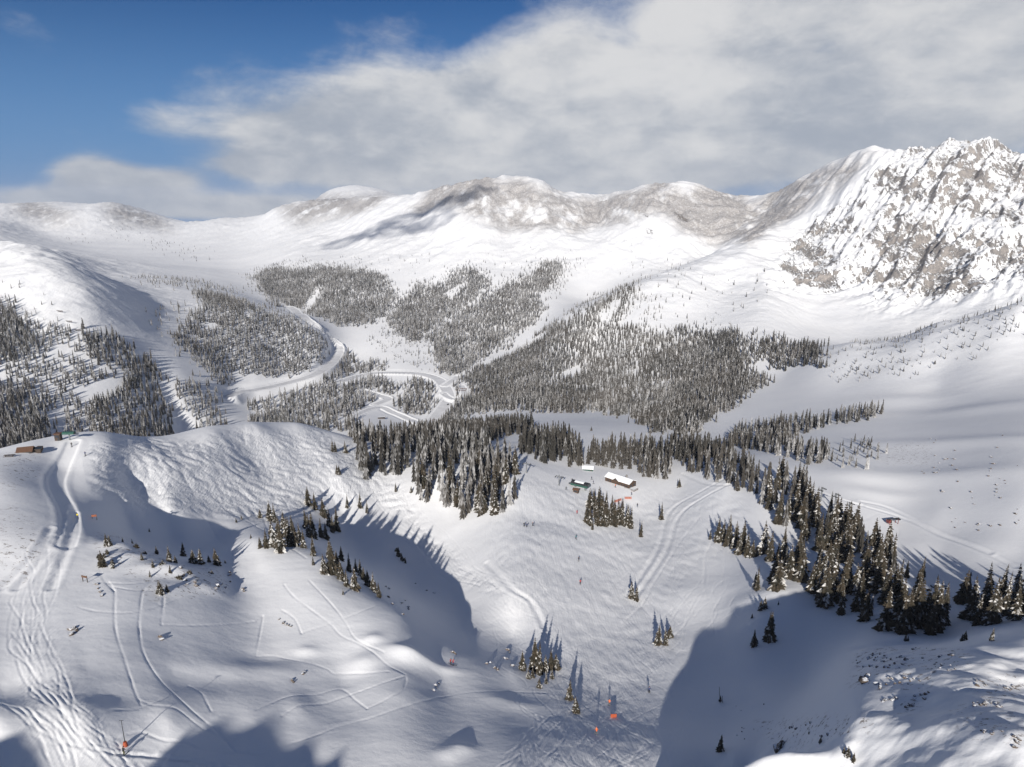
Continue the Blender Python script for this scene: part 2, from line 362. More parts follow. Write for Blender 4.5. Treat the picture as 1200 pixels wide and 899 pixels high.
SKI_WIDE = [[(905,552),(935,562),(970,580),(1010,592)], [(1000,590),(1060,608),(1120,635),(1190,665)], [(1010,588),(1040,595),(1075,612),(1100,628),(1160,650)], [(570,660),(600,690),(622,705),(637,735)], [(735,700),(770,645),(785,600),(820,577),(860,555)], [(745,700),(780,648),(796,605),(830,580),(870,560)],
            [(800,555),(830,567),(855,568),(880,566)], [(60,620),(50,640),(30,665),(0,690)], [(65,630),(45,660),(20,690)], [(88,600),(80,640),(60,690)]]
for ln in SKI_LINES:
    w = to_ground(smooth_line(ln, 10.0)); d = line_distance(smooth_line(w, 2.0), 4)
    ramp_ = .55 + .45 * pnoise(X / 8, Y / 8, 99)
    Z = Z - ramp_ * (.19 * np.exp(-(d / .22) ** 2))
for ln in SKI_WIDE:
    w = to_ground(smooth_line(ln, 10.0)); d = line_distance(smooth_line(w, 4.0), 8)
    Z = Z - .28 * np.exp(-(d / .9) ** 2) + .10 * np.exp(-((d - 1.8) / .7) ** 2)
# the packed track that cats have cut along the crest of the left hill
w = to_ground(smooth_line([(86,518),(80,532),(72,548),(66,563),(69,578),(77,592),(82,606),(82,622),(77,640)], 6.0)); d = line_distance(smooth_line(w, 3.0), 14)
flat = 1 - sstep(2.0, 2.9, d)
Z = Z - .34 * flat + .10 * np.exp(-((d - 3.6) / .9) ** 2)
ROADS = []
for ln, hw in (([(268,464),(285,459),(305,456),(345,447),(375,436),(392,422),(397,408),(385,394),(362,376),(340,360)], 9.0), ([(497,508),(505,496),(516,482),(526,466),(521,452),(512,444),(490,438),(455,437),(430,439),(400,447)], 8.5),
               ([(521,452),(530,446),(536,441)], 5.0), ([(398,496),(440,478),(462,484),(480,492),(500,503)], 4.5), ([(425,458),(445,464),(455,468),(440,474)], 6.0), ([(520,462),(530,468),(545,463),(541,452)], 4.0)):
    w = to_ground(smooth_line(ln, 6.0)); w = smooth_line(w, 12.0)
    zc_ = ground(w[:, 0], w[:, 1]); ker = np.ones(9) / 9; zc_ = np.convolve(np.pad(zc_, 4, mode='edge'), ker, 'valid')
    d = line_distance(w, 22)
    near_ = d < 21; qx = X[near_]; qy = Y[near_]
    best = np.empty(qx.size); 
    for i_ in range(0, qx.size, 20000):
        dd = (qx[i_:i_ + 20000, None] - w[None, :, 0]) ** 2 + (qy[i_:i_ + 20000, None] - w[None, :, 1]) ** 2; best[i_:i_ + 20000] = zc_[dd.argmin(1)]
    k_ = 1 - sstep(hw + 1.5, hw + 12, d[near_])
    Z[near_] = Z[near_] * (1 - k_) + best * k_ + 2.0 * np.exp(-((d[near_] - hw - 2.6) / 1.5) ** 2)
    ROADS.append((w, zc_, hw))
# churned strips where many people have skied the same way
def many_lines(path, half, n, depth, wid, seed):
    g = np.random.default_rng(seed); path = smooth_line(path, 8.0)
    for a_ in range(n):
        i0 = int(g.integers(0, max(1, len(path) - 6))); i1 = min(len(path), i0 + int(g.integers(5, max(7, len(path)))))
        off = g.uniform(-1, 1); ph_ = g.uniform(0, 6.28); wl = g.uniform(.25, .8); amp = g.uniform(.05, .4)
        ln = [(path[i][0] + half * (off + amp * math.sin(i * wl + ph_)), path[i][1] + g.uniform(-1, 1)) for i in range(i0, i1)]
        w = to_ground(ln)
        if len(w) > 2:
            global Z
            d = line_distance(smooth_line(w, 2.5), 3); Z = Z - depth * g.uniform(.5, 1.2) * np.exp(-(d / wid) ** 2) + depth * .35 * np.exp(-((d - wid * 2.2) / wid) ** 2)
many_lines([(66, 625), (52, 665), (40, 700), (34, 740), (44, 780), (72, 825), (110, 870), (150, 905)], 24, 34, .055, .20, 1)
many_lines([(90, 868), (140, 882), (200, 888), (270, 899), (330, 915)], 22, 18, .075, .24, 2); many_lines([(0, 815), (30, 835), (60, 865), (75, 899)], 24, 12, .07, .22, 3)
many_lines([(690, 590), (660, 640), (640, 690), (660, 740), (700, 800), (730, 860), (740, 905)], 95, 50, .04, .24, 4)
many_lines([(790, 600), (750, 660), (735, 710), (760, 760), (775, 800)], 45, 26, .05, .24, 5); many_lines([(650, 835), (640, 860), (620, 890), (600, 915)], 30, 16, .07, .26, 6)
many_lines([(120, 520), (200, 555), (290, 585), (330, 600)], 40, 26, .07, .30, 7); many_lines([(420, 545), (470, 600), (530, 660), (580, 690)], 30, 24, .06, .28, 8); many_lines([(830, 640), (830, 680), (810, 730), (800, 760)], 40, 14, .06, .26, 9)
many_lines([(570, 620), (580, 660), (610, 690), (640, 720)], 45, 20, .05, .26, 10)
for a_ in range(14):
    # traces of skiers down the open slopes
    px, py = random.choice([(random.uniform(590, 840), random.uniform(585, 640)), (random.uniform(120, 420), random.uniform(520, 560))])
    line = [(px, py)]
    sx = random.uniform(-.5, .3) if px > 500 else random.uniform(.5, 1.2)
    for q in range(7): line.append((line[-1][0] + sx * 22 + random.uniform(-10, 10), line[-1][1] + random.uniform(12, 22)))
    w = to_ground(line)
    if len(w) > 3:
        d = line_distance(smooth_line(w, 3.0), 4); Z = Z - .12 * np.exp(-(d / .4) ** 2) * (DIST < 450)

# ------------------------------------------------------------------ mesh building
def mesh_np(name, V, faces, mats=(), smooth=False, matidx=None):
    me = bpy.data.meshes.new(name)
    faces = np.asarray(faces, np.int32); nf, kf = faces.shape
    me.vertices.add(len(V)); me.vertices.foreach_set('co', np.asarray(V, np.float32).ravel())
    me.loops.add(nf * kf); me.loops.foreach_set('vertex_index', faces.ravel())
    me.polygons.add(nf); me.polygons.foreach_set('loop_start', np.arange(0, nf * kf, kf, dtype=np.int32))
    me.polygons.foreach_set('loop_total', np.full(nf, kf, np.int32))
    me.polygons.foreach_set('use_smooth', np.full(nf, smooth, bool))
    for m in mats: me.materials.append(m)
    if matidx is not None: me.polygons.foreach_set('material_index', np.asarray(matidx, np.int32))
    me.update(calc_edges=True); me.validate()
    return me
def attr(me, name, vals):
    a = me.attributes.new(name, 'FLOAT', 'POINT'); a.data.foreach_set('value', np.asarray(vals, np.float32).ravel())
def link(name, me, parent=None, loc=None):
    o = bpy.data.objects.new(name, me); COL.objects.link(o)
    if parent is not None: o.parent = parent
    if loc is not None: o.location = loc
    return o
def tag(o, label=None, cat=None, group=None, kind=None):
    if label: o['label'] = label
    if cat: o['category'] = cat
    if group: o['group'] = group
    if kind: o['kind'] = kind
    return o

# ------------------------------------------------------------------ materials
class NT:
    def __init__(s, tree): s.t = tree; s.n = tree.nodes; s.l = tree.links
    def new(s, typ, **kw):
        nd = s.n.new(typ)
        for k_, v in kw.items(): setattr(nd, k_, v)
        return nd
    def set(s, sock, v):
        if hasattr(v, 'is_output') or isinstance(v, bpy.types.NodeSocket): s.l.new(v, sock)
        else: sock.default_value = v
    def math(s, op, a, b=0.0, c=None, clamp=False):
        nd = s.new('ShaderNodeMath', operation=op, use_clamp=clamp)
        s.set(nd.inputs[0], a); s.set(nd.inputs[1], b)
        if c is not None: s.set(nd.inputs[2], c)
        return nd.outputs[0]
    def noise(s, vec, scale, detail=4, rough=.55, dist=0.0):
        nd = s.new('ShaderNodeTexNoise'); s.set(nd.inputs['Vector'], vec)
        nd.inputs['Scale'].default_value = scale; nd.inputs['Detail'].default_value = detail
        nd.inputs['Roughness'].default_value = rough; nd.inputs['Distortion'].default_value = dist
        return nd.outputs[0]
    def ramp(s, v, a, b, x=0.0, y=1.0, smooth=True):
        nd = s.new('ShaderNodeMapRange', interpolation_type='SMOOTHSTEP' if smooth else 'LINEAR')
        s.set(nd.inputs['Value'], v)
        for k_, q in zip(('From Min', 'From Max', 'To Min', 'To Max'), (a, b, x, y)): s.set(nd.inputs[k_], q)
        return nd.outputs[0]
    def mix(s, f, a, b):
        nd = s.new('ShaderNodeMix', data_type='RGBA')
        s.set(nd.inputs[0], f)
        s.set(nd.inputs[6], a if not isinstance(a, tuple) else (*a, 1)); s.set(nd.inputs[7], b if not isinstance(b, tuple) else (*b, 1))
        return nd.outputs[2]
    def attr(s, name): return s.new('ShaderNodeAttribute', attribute_name=name).outputs['Fac']
    def mapping(s, vec, rot=(0, 0, 0), sc=(1, 1, 1)):
        nd = s.new('ShaderNodeMapping'); s.set(nd.inputs[0], vec)
        nd.inputs['Rotation'].default_value = rot; nd.inputs['Scale'].default_value = sc
        return nd.outputs[0]
def material(name):
    m = bpy.data.materials.new(name); m.use_nodes = True
    t = NT(m.node_tree); b = m.node_tree.nodes['Principled BSDF']
    return m, t, b
def plain(name, col, rough=.6, metal=0.0, var=.12, scale=3.0):
    m, t, b = material(name)
    o = t.new('ShaderNodeTexCoord').outputs['Object']
    nz = t.noise(o, scale, 4)
    t.set(b.inputs['Base Color'], t.mix(t.ramp(nz, .3, .7), tuple(c * (1 - var) for c in col), tuple(min(1, c * (1 + var)) for c in col)))
    b.inputs['Roughness'].default_value = rough; b.inputs['Metallic'].default_value = metal
    return m

SNOW = (.86, .88, .91)
def snow_ground():
    m, t, b = material('snow_ground')
    o = t.new('ShaderNodeTexCoord').outputs['Object']
    rk, lw, wd, mg, rn = (t.attr(a) for a in ('rock', 'crag', 'wind', 'mogul', 'run'))
    # bare rock breaking through the snow on steep faces
    n1 = t.noise(o, .33, 7, .70, .3); n2 = t.noise(t.mapping(o, (0, 0, .79), (.19, .034, .05)), 1.0, 7, .70)
    cou = t.noise(t.mapping(o, (0, 0, .79), (.016, .0028, .003)), 1.0, 4, .6)
    nn = t.math('ADD', t.math('ADD', t.math('MULTIPLY', n1, .42), t.math('MULTIPLY', n2, .58)), t.math('MULTIPLY', t.math('SUBTRACT', cou, .5), .60))
    nz = t.new('ShaderNodeNewGeometry').outputs['Normal']
    sep = t.new('ShaderNodeSeparateXYZ'); t.set(sep.inputs[0], nz)
    steep = t.ramp(sep.outputs[2], .55, .85, .07, -.05)
    val = t.math('ADD', nn, steep)
    thr = t.math('SUBTRACT', .640, t.math('MULTIPLY', rk, .19))
    soft_ = t.ramp(val, thr, t.math('ADD', thr, .13), smooth=False)
    rm = t.ramp(t.math('ADD', soft_, t.math('MULTIPLY', t.math('SUBTRACT', t.noise(o, .42, 5, .8), .5), 1.5)), .42, .66)
    rm = t.math('MULTIPLY', rm, t.ramp(rk, .04, .2))
    rockc = t.mix(t.ramp(t.math('ADD', t.math('MULTIPLY', t.noise(o, .28, 6, .75), .7), t.math('MULTIPLY', t.noise(o, .03, 4, .6), .3)), .38, .62), (.085, .075, .07), (.34, .295, .26))
    # wind scoured grass and scree showing through thin snow
    w1 = t.noise(t.mapping(o, (0, 0, .35), (.012, .004, .008)), 1.0, 6, .65)
    wm = t.math('MULTIPLY', t.ramp(w1, .30, .52), wd); wm = t.math('MULTIPLY', wm, t.ramp(t.noise(o, .2, 4, .7), .25, .6, .45, 1))
    snowc = t.mix(t.ramp(t.noise(o, .02, 5, .6), .3, .7), (.85, .86, .875), (.89, .895, .90))
    c = t.mix(t.math('MULTIPLY', wm, .80), snowc, (.20, .175, .157))
    # grass and small stones poking out close by
    g = t.attr('tuft'); gn = t.noise(t.mapping(o, (0, 0, .5), (.55, .9, .8)), 1.0, 5, .75)
    gm = t.math('MULTIPLY', t.ramp(gn, .55, .63), g)
    c = t.mix(t.math('MULTIPLY', gm, .8), c, (.16, .125, .10))
    c = t.mix(t.math('MULTIPLY', rm, .88), c, rockc)
    t.set(b.inputs['Base Color'], c); b.inputs['Roughness'].default_value = .75
    b.inputs['Specular IOR Level'].default_value = .2
    # surface relief
    bp = t.new('ShaderNodeBump'); bp.inputs['Strength'].default_value = 1.0; bp.inputs['Distance'].default_value = 1.0
    h = t.math('ADD', t.math('MULTIPLY', t.noise(o, .9, 5, .6), .06), t.math('MULTIPLY', t.noise(o, 3.2, 3, .7), .022))
    h = t.math('ADD', h, t.math('MULTIPLY', t.noise(o, .12, 5, .6), .10))
    h = t.math('ADD', h, t.math('MULTIPLY', t.math('MULTIPLY', t.noise(t.mapping(o, (0, 0, .25), (1.1, .35, 1)), 1.0, 4, .6), mg), .55))
    h = t.math('ADD', h, t.math('MULTIPLY', t.math('MULTIPLY', t.noise(t.mapping(o, (0, 0, -.06), (1.5, .12, 1)), 1.0, 5, .6), rn), .22))
    h = t.math('ADD', h, t.math('MULTIPLY', rm, t.math('MULTIPLY', t.noise(o, .1, 6, .7), 4.0)))
    fr = t.attr('distant')
    h = t.math('ADD', h, t.math('MULTIPLY', fr, t.math('ADD', t.math('MULTIPLY', t.noise(t.mapping(o, (0, 0, .5), (.05, .012, .03)), 1.0, 6, .6), 3.2), t.math('MULTIPLY', t.noise(o, .08, 4, .6), 1.2))))
    t.set(bp.inputs['Height'], h); t.set(b.inputs['Normal'], bp.outputs[0])
    return m

def terrain():
    ni, nj = X.shape
    V = np.stack([X, Y, Z + ZC], -1).reshape(-1, 3)
    idx = np.arange(ni * nj).reshape(ni, nj)
    f = np.stack([idx[:-1, :-1], idx[1:, :-1], idx[1:, 1:], idx[:-1, 1:]], -1).reshape(-1, 4)[:, ::-1]
    # the middle of the fan
    me = mesh_np('snow_terrain', V, f, [snow_ground()], smooth=True)
    attr(me, 'rock', ROCK); attr(me, 'crag', rockL); attr(me, 'wind', windM); attr(me, 'mogul', mogM); attr(me, 'run', np.clip(runM + .8 * catM, 0, 1)); attr(me, 'tuft', TUFT); attr(me, 'distant', far * sstep(-260, -150, Z))
    return tag(link('snow_terrain', me), kind='structure')
TUFT = blur(soft([[(1000,765),(1060,755),(1130,765),(1140,785),(1090,810),(1040,815),(990,800)], [(1035,818),(1090,815),(1080,835),(1030,835)],
                  [(1140,800),(1210,790),(1210,830),(1150,835)], [(1110,830),(1200,845),(1200,880),(1120,870)], [(880,845),(1000,840),(1030,850),(990,880),(900,870)],
                  [(1020,525),(1090,520),(1100,545),(1040,545)], [(0,595),(25,590),(50,640),(30,680),(0,690)],
                  [(100,625),(160,630),(200,660),(265,670),(270,700),(180,700),(130,660)], [(0,530),(40,525),(45,560),(0,580)]], 6, 25, 50, 620), 5)
TERRAIN = terrain()


# ------------------------------------------------------------------ conifers
def conifer_material():
    m, t, b = material('snowy_needles')
    o = t.new('ShaderNodeTexCoord').outputs['Object']
    sn = t.attr('snow'); rd = t.new('ShaderNodeObjectInfo').outputs['Random']
    nz = t.noise(o, 2.0, 4, .65)
    v = t.math('ADD', t.math('ADD', sn, t.math('MULTIPLY', t.math('SUBTRACT', nz, .5), .9)), t.math('MULTIPLY', t.math('SUBTRACT', rd, .5), .22))
    f = t.math('MULTIPLY', t.ramp(v, .78, 1.12), .84)
    n2 = t.noise(o, .35, 3, .6)
    needle = t.mix(t.ramp(n2, .3, .7), (.024, .023, .017), (.064, .050, .034))
    t.set(b.inputs['Base Color'], t.mix(f, needle, (.76, .75, .73)))
    b.inputs['Roughness'].default_value = .8; b.inputs['Specular IOR Level'].default_value = .15
    return m
M_NEEDLE = conifer_material()
def frosted_material():
    m, t, b = material('frosted_needles')
    o = t.new('ShaderNodeTexCoord').outputs['Object']; sn = t.attr('snow')
    v = t.math('ADD', sn, t.math('MULTIPLY', t.math('SUBTRACT', t.noise(o, .2, 4, .6), .5), .9))
    f = t.math('MULTIPLY', t.ramp(v, .35, 1.05, smooth=False), .72)
    t.set(b.inputs['Base Color'], t.mix(f, t.mix(t.ramp(t.noise(o, .02, 3, .5), .35, .65), (.040, .038, .034), (.066, .059, .051)), (.74, .74, .75)))
    b.inputs['Roughness'].default_value = .85; b.inputs['Specular IOR Level'].default_value = .1
    return m
M_FROST = frosted_material()
M_BARK = plain('bark', (.12, .085, .06), .9, scale=6)

def crown_arrays(H, rad, levels, per, r, base=.07, droop=.45):
    """one spruce crown: whorls of drooping folded branch sprays round the stem"""
    V = []; Fc = []; sn = []
    lean = r.uniform(-.02, .02, 2) * H
    for k_ in range(levels):
        f = (k_ + r.uniform(-.2, .2)) / levels
        z0 = H * (base + (1 - base) * f * .985)
        rr_ = rad * (1 - f) ** .85 * r.uniform(.8, 1.12) + .03 * H * (1 - f) * .5 + .05
        nb = max(4, int(per * (1 - .45 * f)))
        a0 = r.uniform(0, 6.28); off = lean * f * f
        for q in range(nb):
            a = a0 + q * 6.283 / nb + r.uniform(-.3, .3)
            L = rr_ * r.uniform(.68, 1.18); w = max(.10, 2.3 * L / nb * r.uniform(.75, 1.15) + .05)
            zt = z0 - droop * L * r.uniform(.5, 1.3); zm = z0 + .08 * L - .15 * droop * L
            ca, sa = math.cos(a), math.sin(a); i0 = len(V)
            def pt(al, ac, z): V.append((off[0] + ca * al - sa * ac, off[1] + sa * al + ca * ac, z))
            pt(0, 0, z0 + .03 * H * (1 - f)); pt(.58 * L, 0, zm); pt(.50 * L, w, zt - .12 * L + .35 * (z0 - zt)); pt(.50 * L, -w, zt - .12 * L + .35 * (z0 - zt)); pt(L, 0, zt)
            Fc += [(i0, i0 + 1, i0 + 2), (i0, i0 + 3, i0 + 1), (i0 + 1, i0 + 4, i0 + 2), (i0 + 1, i0 + 3, i0 + 4)]
            s0 = r.uniform(.12, .95); sn += [s0 - .22, s0 + .12, s0 - .10, s0 - .10, s0 + .10]
    i0 = len(V)
    V += [(lean[0], lean[1], H * 1.0), (lean[0] + .012 * H, lean[1], H * .88), (lean[0] - .01 * H, lean[1] + .011 * H, H * .88), (lean[0] - .01 * H, lean[1] - .011 * H, H * .88)]
    Fc += [(i0, i0 + 1, i0 + 2), (i0, i0 + 2, i0 + 3), (i0, i0 + 3, i0 + 1)]; sn += [.4] * 4
    return np.array(V), np.array(Fc), np.array(sn)
def trunk_mesh(name, H, rad):
    V = []; Fc = []; nseg = 7; zs = [(-.6, 1.25), (.0, 1.1), (.35, .7), (.9, .12)]
    for k_, (f, w) in enumerate(zs):
        for q in range(nseg):
            a = q * 6.283 / nseg; V.append((rad * w * math.cos(a), rad * w * math.sin(a), f * H if k_ else -.6))
    for k_ in range(len(zs) - 1):
        for q in range(nseg):
            q2 = (q + 1) % nseg; Fc.append((k_ * nseg + q, k_ * nseg + q2, (k_ + 1) * nseg + q2, (k_ + 1) * nseg + q))
    return mesh_np(name, np.array(V), Fc, [M_BARK], smooth=True)
SPR = []
for v in range(9):
    r = np.random.default_rng(100 + v)
    rad = (1.55, 1.8, 2.1, 2.4, 1.7, 2.0, 2.7, 1.45, 2.2)[v]
    Va, Fa, sa = crown_arrays(12.0, rad, (22, 20, 19, 18, 22, 19, 16, 23, 18)[v], 10, r, base=(.05, .03, .06, .04)[v % 4])
    me = mesh_np('spruce_crown', Va, Fa, [M_NEEDLE]); attr(me, 'snow', sa)
    SPR.append((me, trunk_mesh('spruce_trunk', 12.0, .19)))
SHR = []
for v in range(3):
    r = np.random.default_rng(300 + v); Vs = []; Fs = []; ss = []; nv = 0
    for q in range(4):
        hh = r.uniform(1.2, 2.4); Va, Fa, sa = crown_arrays(hh, hh * .42, 8, 8, r, .02, .25)
        Va = Va + np.array([r.uniform(-1, 1), r.uniform(-.7, .7), -.1]); Vs.append(Va); Fs.append(Fa + nv); ss.append(sa); nv += len(Va)
    me = mesh_np('shrub_foliage', np.concatenate(Vs), np.concatenate(Fs), [M_NEEDLE]); attr(me, 'snow', np.concatenate(ss)); SHR.append(me)

def world_of_poly(polys, dmin, dmax, step):
    P_ = []
    for p in polys:
        p = np.asarray(p, float); x0, y0 = p.min(0); x1, y1 = p.max(0)
        gx, gy = np.meshgrid(np.arange(x0, x1 + step, step), np.arange(y0, y1 + step, step)); gx = gx.ravel(); gy = gy.ravel()
        m = inpoly(gx, gy, p)
        for a, b in zip(gx[m], gy[m]):
            c = cast(a, b, dmin * .9)
            if c and dmin < math.hypot(c[0], c[1]) < dmax: P_.append(c[:2])
    return np.array(P_)
def plant(polys, cell, keep, h, snow, dmin, dmax, step=9, jit=4.0, clump=None, seed=0, holes=()):
    """scatter trees over ground areas outlined on the photograph; returns x, y, z, height, snow"""
    g = np.random.default_rng(1000 + seed); w = world_of_poly(polys, dmin, dmax, step)
    x0, y0 = w.min(0) - 25; x1, y1 = w.max(0) + 25
    gx, gy = np.meshgrid(np.arange(x0, x1, cell), np.arange(y0, y1, cell)); gx = gx.ravel(); gy = gy.ravel()
    gx = gx + g.uniform(-.48, .48, gx.size) * cell; gy = gy + g.uniform(-.48, .48, gy.size) * cell
    rr_ = np.hypot(gx, gy); m = (rr_ > dmin) & (rr_ < dmax) & (gy > 30); gx = gx[m]; gy = gy[m]
    z = ground(gx, gy); px, py = project(gx, gy, z)
    jx = g.normal(0, jit, px.size) + 1.7 * jit * fbm(gx / 45, gy / 45, 3, seed + 200); jy = g.normal(0, jit * .5, px.size) + 1.2 * jit * fbm(gx / 45 + 9, gy / 45, 3, seed + 210)
    m = np.zeros(px.shape, bool)
    for p in polys: m |= inpoly(px + jx, py + jy, p)
    for p in holes: m &= ~inpoly(px + jx * .5, py + jy * .5, p)
    for w_, z_, hw_ in ROADS:
        if m.any():
            ii = np.nonzero(m)[0]; dd = np.sqrt(((gx[ii, None] - w_[None, :, 0]) ** 2 + (gy[ii, None] - w_[None, :, 1]) ** 2).min(1)); m[ii[dd < hw_ + 5]] = False
            jj = ii[dd >= hw_ + 5]; fx, fy = gx[jj] * (1 + 28 / np.hypot(gx[jj], gy[jj])), gy[jj] * (1 + 28 / np.hypot(gx[jj], gy[jj]))
            if hw_ > 8 and len(jj): d2 = np.sqrt(((fx[:, None] - w_[None, :, 0]) ** 2 + (fy[:, None] - w_[None, :, 1]) ** 2).min(1)); m[jj[d2 < 12]] = False
    k_ = g.uniform(0, 1, px.size)
    kp = np.full(px.shape, keep)
    if clump: kp = keep * (1 - clump[1]) + keep * clump[1] * 2 * sstep(.35, .65, fbm(gx / clump[0], gy / clump[0], 3, seed + 40) * .5 + .5)
    m &= k_ < kp
    gx, gy, z = gx[m], gy[m], z[m]
    hh = g.uniform(h[0], h[1], gx.size) * np.where(g.uniform(0, 1, gx.size) < .15, .6, 1)
    sv = snow + g.normal(0, .09, gx.size) + .16 * fbm(gx / 60, gy / 60, 3, seed + 70)
    return np.stack([gx, gy, z, hh, sv], 1)
FOREST = []
def woods(*a, **k_): FOREST.append(plant(*a, **k_))
woods([[(97,388),(125,390),(150,405),(178,425),(192,450),(200,517),(150,519),(105,515),(100,480),(140,466),(148,440),(110,425)], [(0,450),(-90,450),(-90,560),(0,535),(60,526),(62,500),(42,470),(25,455)], [(0,362),(-90,370),(-90,430),(0,425),(34,418),(38,395),(22,368)]], 5.4, .9, (10, 16), -.02, 560, 1400, clump=(30, .35), seed=1)
woods([[(-90,360),(0,345),(60,385),(100,390),(140,405),(110,430),(150,440),(140,470),(100,490),(110,520),(60,522),(-90,540)]], 5.2, .9, (7.5, 13), .06, 560, 1400, clump=(20, .9), seed=2, holes=[[(76,462),(110,448),(143,440),(140,462),(100,468)], [(45,485),(75,478),(80,505),(60,510)]])
woods([[(-60,330),(20,330),(60,345),(75,380),(0,372),(-60,380)]], 14, .5, (4, 8), .12, 900, 1600, clump=(25, .9), seed=3)
woods([[(230,338),(277,353),(353,378),(380,392),(384,408),(374,425),(350,440),(320,444),(293,440),(273,440),(263,457),(247,440),(213,413),(203,397),(222,375),(240,362)]], 5.2, .93, (8, 12.5), .03, 900, 2100, step=6, clump=(40, .25), seed=4, holes=[[(236,380),(255,378),(252,388),(238,388)], [(283,365),(296,365),(292,372)]])
woods([[(175,362),(205,355),(232,362),(222,390),(225,420),(215,430),(203,405),(185,395)], [(150,320),(230,325),(300,345),(230,342),(160,330)]], 12, .5, (6, 12), .1, 900, 2300, clump=(35, .9), seed=5)
woods([[(281,472),(300,468),(397,448),(440,440),(462,450),(455,470),(425,478),(405,508),(333,505),(290,500),(300,485)], [(333,456),(375,440),(398,423),(402,408),(420,425),(455,428),(448,440),(400,446),(350,455)]], 6.6, .85, (10, 16), .05, 800, 1700, clump=(30, .5), seed=6)
woods([[(463,470),(480,450),(490,437),(500,448),(512,470),(505,490),(470,484)]], 6.4, .9, (10, 15), .05, 800, 1500, seed=7)
woods([[(200,448),(222,440),(257,462),(264,505),(232,512),(213,480)]], 6.2, .85, (9, 14), .08, 700, 1500, clump=(30, .5), seed=8)
woods([[(298,327),(320,311),(345,318),(377,315),(423,318),(447,323),(463,347),(450,373),(420,383),(400,380),(353,363),(320,353)], [(455,380),(467,357),(493,333),(517,337),(543,313),(567,325),(575,336),(547,357),(517,377),(490,398),(470,397)],
       [(503,397),(527,377),(560,353),(587,337),(610,330),(640,310),(662,306),(653,327),(627,350),(640,360),(627,378),(600,396),(577,411),(560,424),(547,436),(533,448),(513,437),(507,413)]], 5.3, .93, (9, 13.5), .06, 1200, 2700, step=6, clump=(60, .25), seed=9, holes=[[(355,362),(372,335),(378,336),(364,366)], [(520,345),(545,330),(549,333),(526,352)]])
woods([[(533,450),(547,440),(575,420),(613,402),(640,388),(670,374),(690,362),(720,345),(745,336),(735,362),(722,383),(780,393),(797,408),(827,393),(847,388),(862,395),(870,437),(908,443),(880,460),(852,485),(820,490),(800,494),(747,492),(700,482),(650,484),(613,479),(585,481),(550,487),(523,503),(508,497)]], 5.0, .92, (8.5, 13.5), -.03, 700, 1900, step=6, clump=(50, .3), seed=10, holes=[[(650,440),(682,428),(684,438),(660,446)], [(560,427),(640,391),(642,395),(567,432)], [(700,375),(720,352),(730,353),(712,380)]])
woods([[(770,395),(800,385),(850,390),(890,400),(880,440),(850,470),(790,450),(750,430)]], 6.2, .85, (9, 13.5), -.10, 700, 1500, seed=11, clump=(40, .4))
woods([[(745,496),(800,478),(850,485),(805,514),(778,510)]], 5.6, .85, (10, 14), -.1, 380, 1100, seed=21)
woods([[(887,413),(900,398),(917,402),(967,413),(963,430),(943,427),(913,434),(897,428)]], 5.6, .95, (10, 14), -.12, 560, 1150, step=4, seed=12)
woods([[(967,412),(1040,388),(1120,376),(1210,345),(1250,345),(1250,395),(1150,405),(1120,425),(1075,447),(1035,440),(990,450),(960,430)]], 8.0, .6, (3, 6.5), .0, 460, 1050, step=6, clump=(20, .8), seed=13)
woods([[(720,310),(800,300),(860,330),(850,385),(800,395),(735,370)], [(560,300),(640,290),(660,305),(560,330),(500,330)], [(400,300),(520,300),(470,325),(420,315)], [(820,335),(905,310),(900,350),(850,380)]], 22, .35, (5, 11), .1, 1100, 2700, step=8, clump=(50, .95), seed=14)
woods([[(285,322),(330,303),(380,308),(430,312),(470,340),(450,350),(300,340)], [(470,345),(545,306),(585,325),(665,296),(690,310),(650,350),(560,345)], [(640,385),(700,345),(750,328),(800,380),(860,380),(915,395),(900,410),(800,400),(690,380)], [(455,385),(500,400),(505,440),(470,430),(430,400)]], 10.5, .6, (4, 10), .06, 800, 2800, step=6, clump=(38, .85), seed=51)
woods([[(847,517),(867,503),(917,495),(947,493),(947,508),(923,520),(973,533),(977,547),(947,545),(893,530),(850,526)], [(940,503),(1000,482),(1035,484),(1020,492),(975,499),(945,506)]], 4.9, .9, (8, 12), -.05, 320, 800, step=4, jit=1.5, clump=(20, .3), seed=15)
woods([[(985,530),(1020,510),(1045,530),(1020,545),(1000,560),(985,548)]], 5.5, .6, (4, 7), .04, 300, 650, step=4, clump=(14, .8), seed=16)
woods([[(100,250),(260,300),(240,310),(140,285)], [(60,275),(170,270),(165,278),(90,283)]], 40, .3, (8, 14), .0, 2600, 5500, step=8, clump=(110, .9), seed=17)
woods([[(1130,395),(1200,365),(1200,390),(1150,430),(1130,420)]], 12, .5, (3, 6), .05, 560, 900, step=5, clump=(18, .9), seed=18)

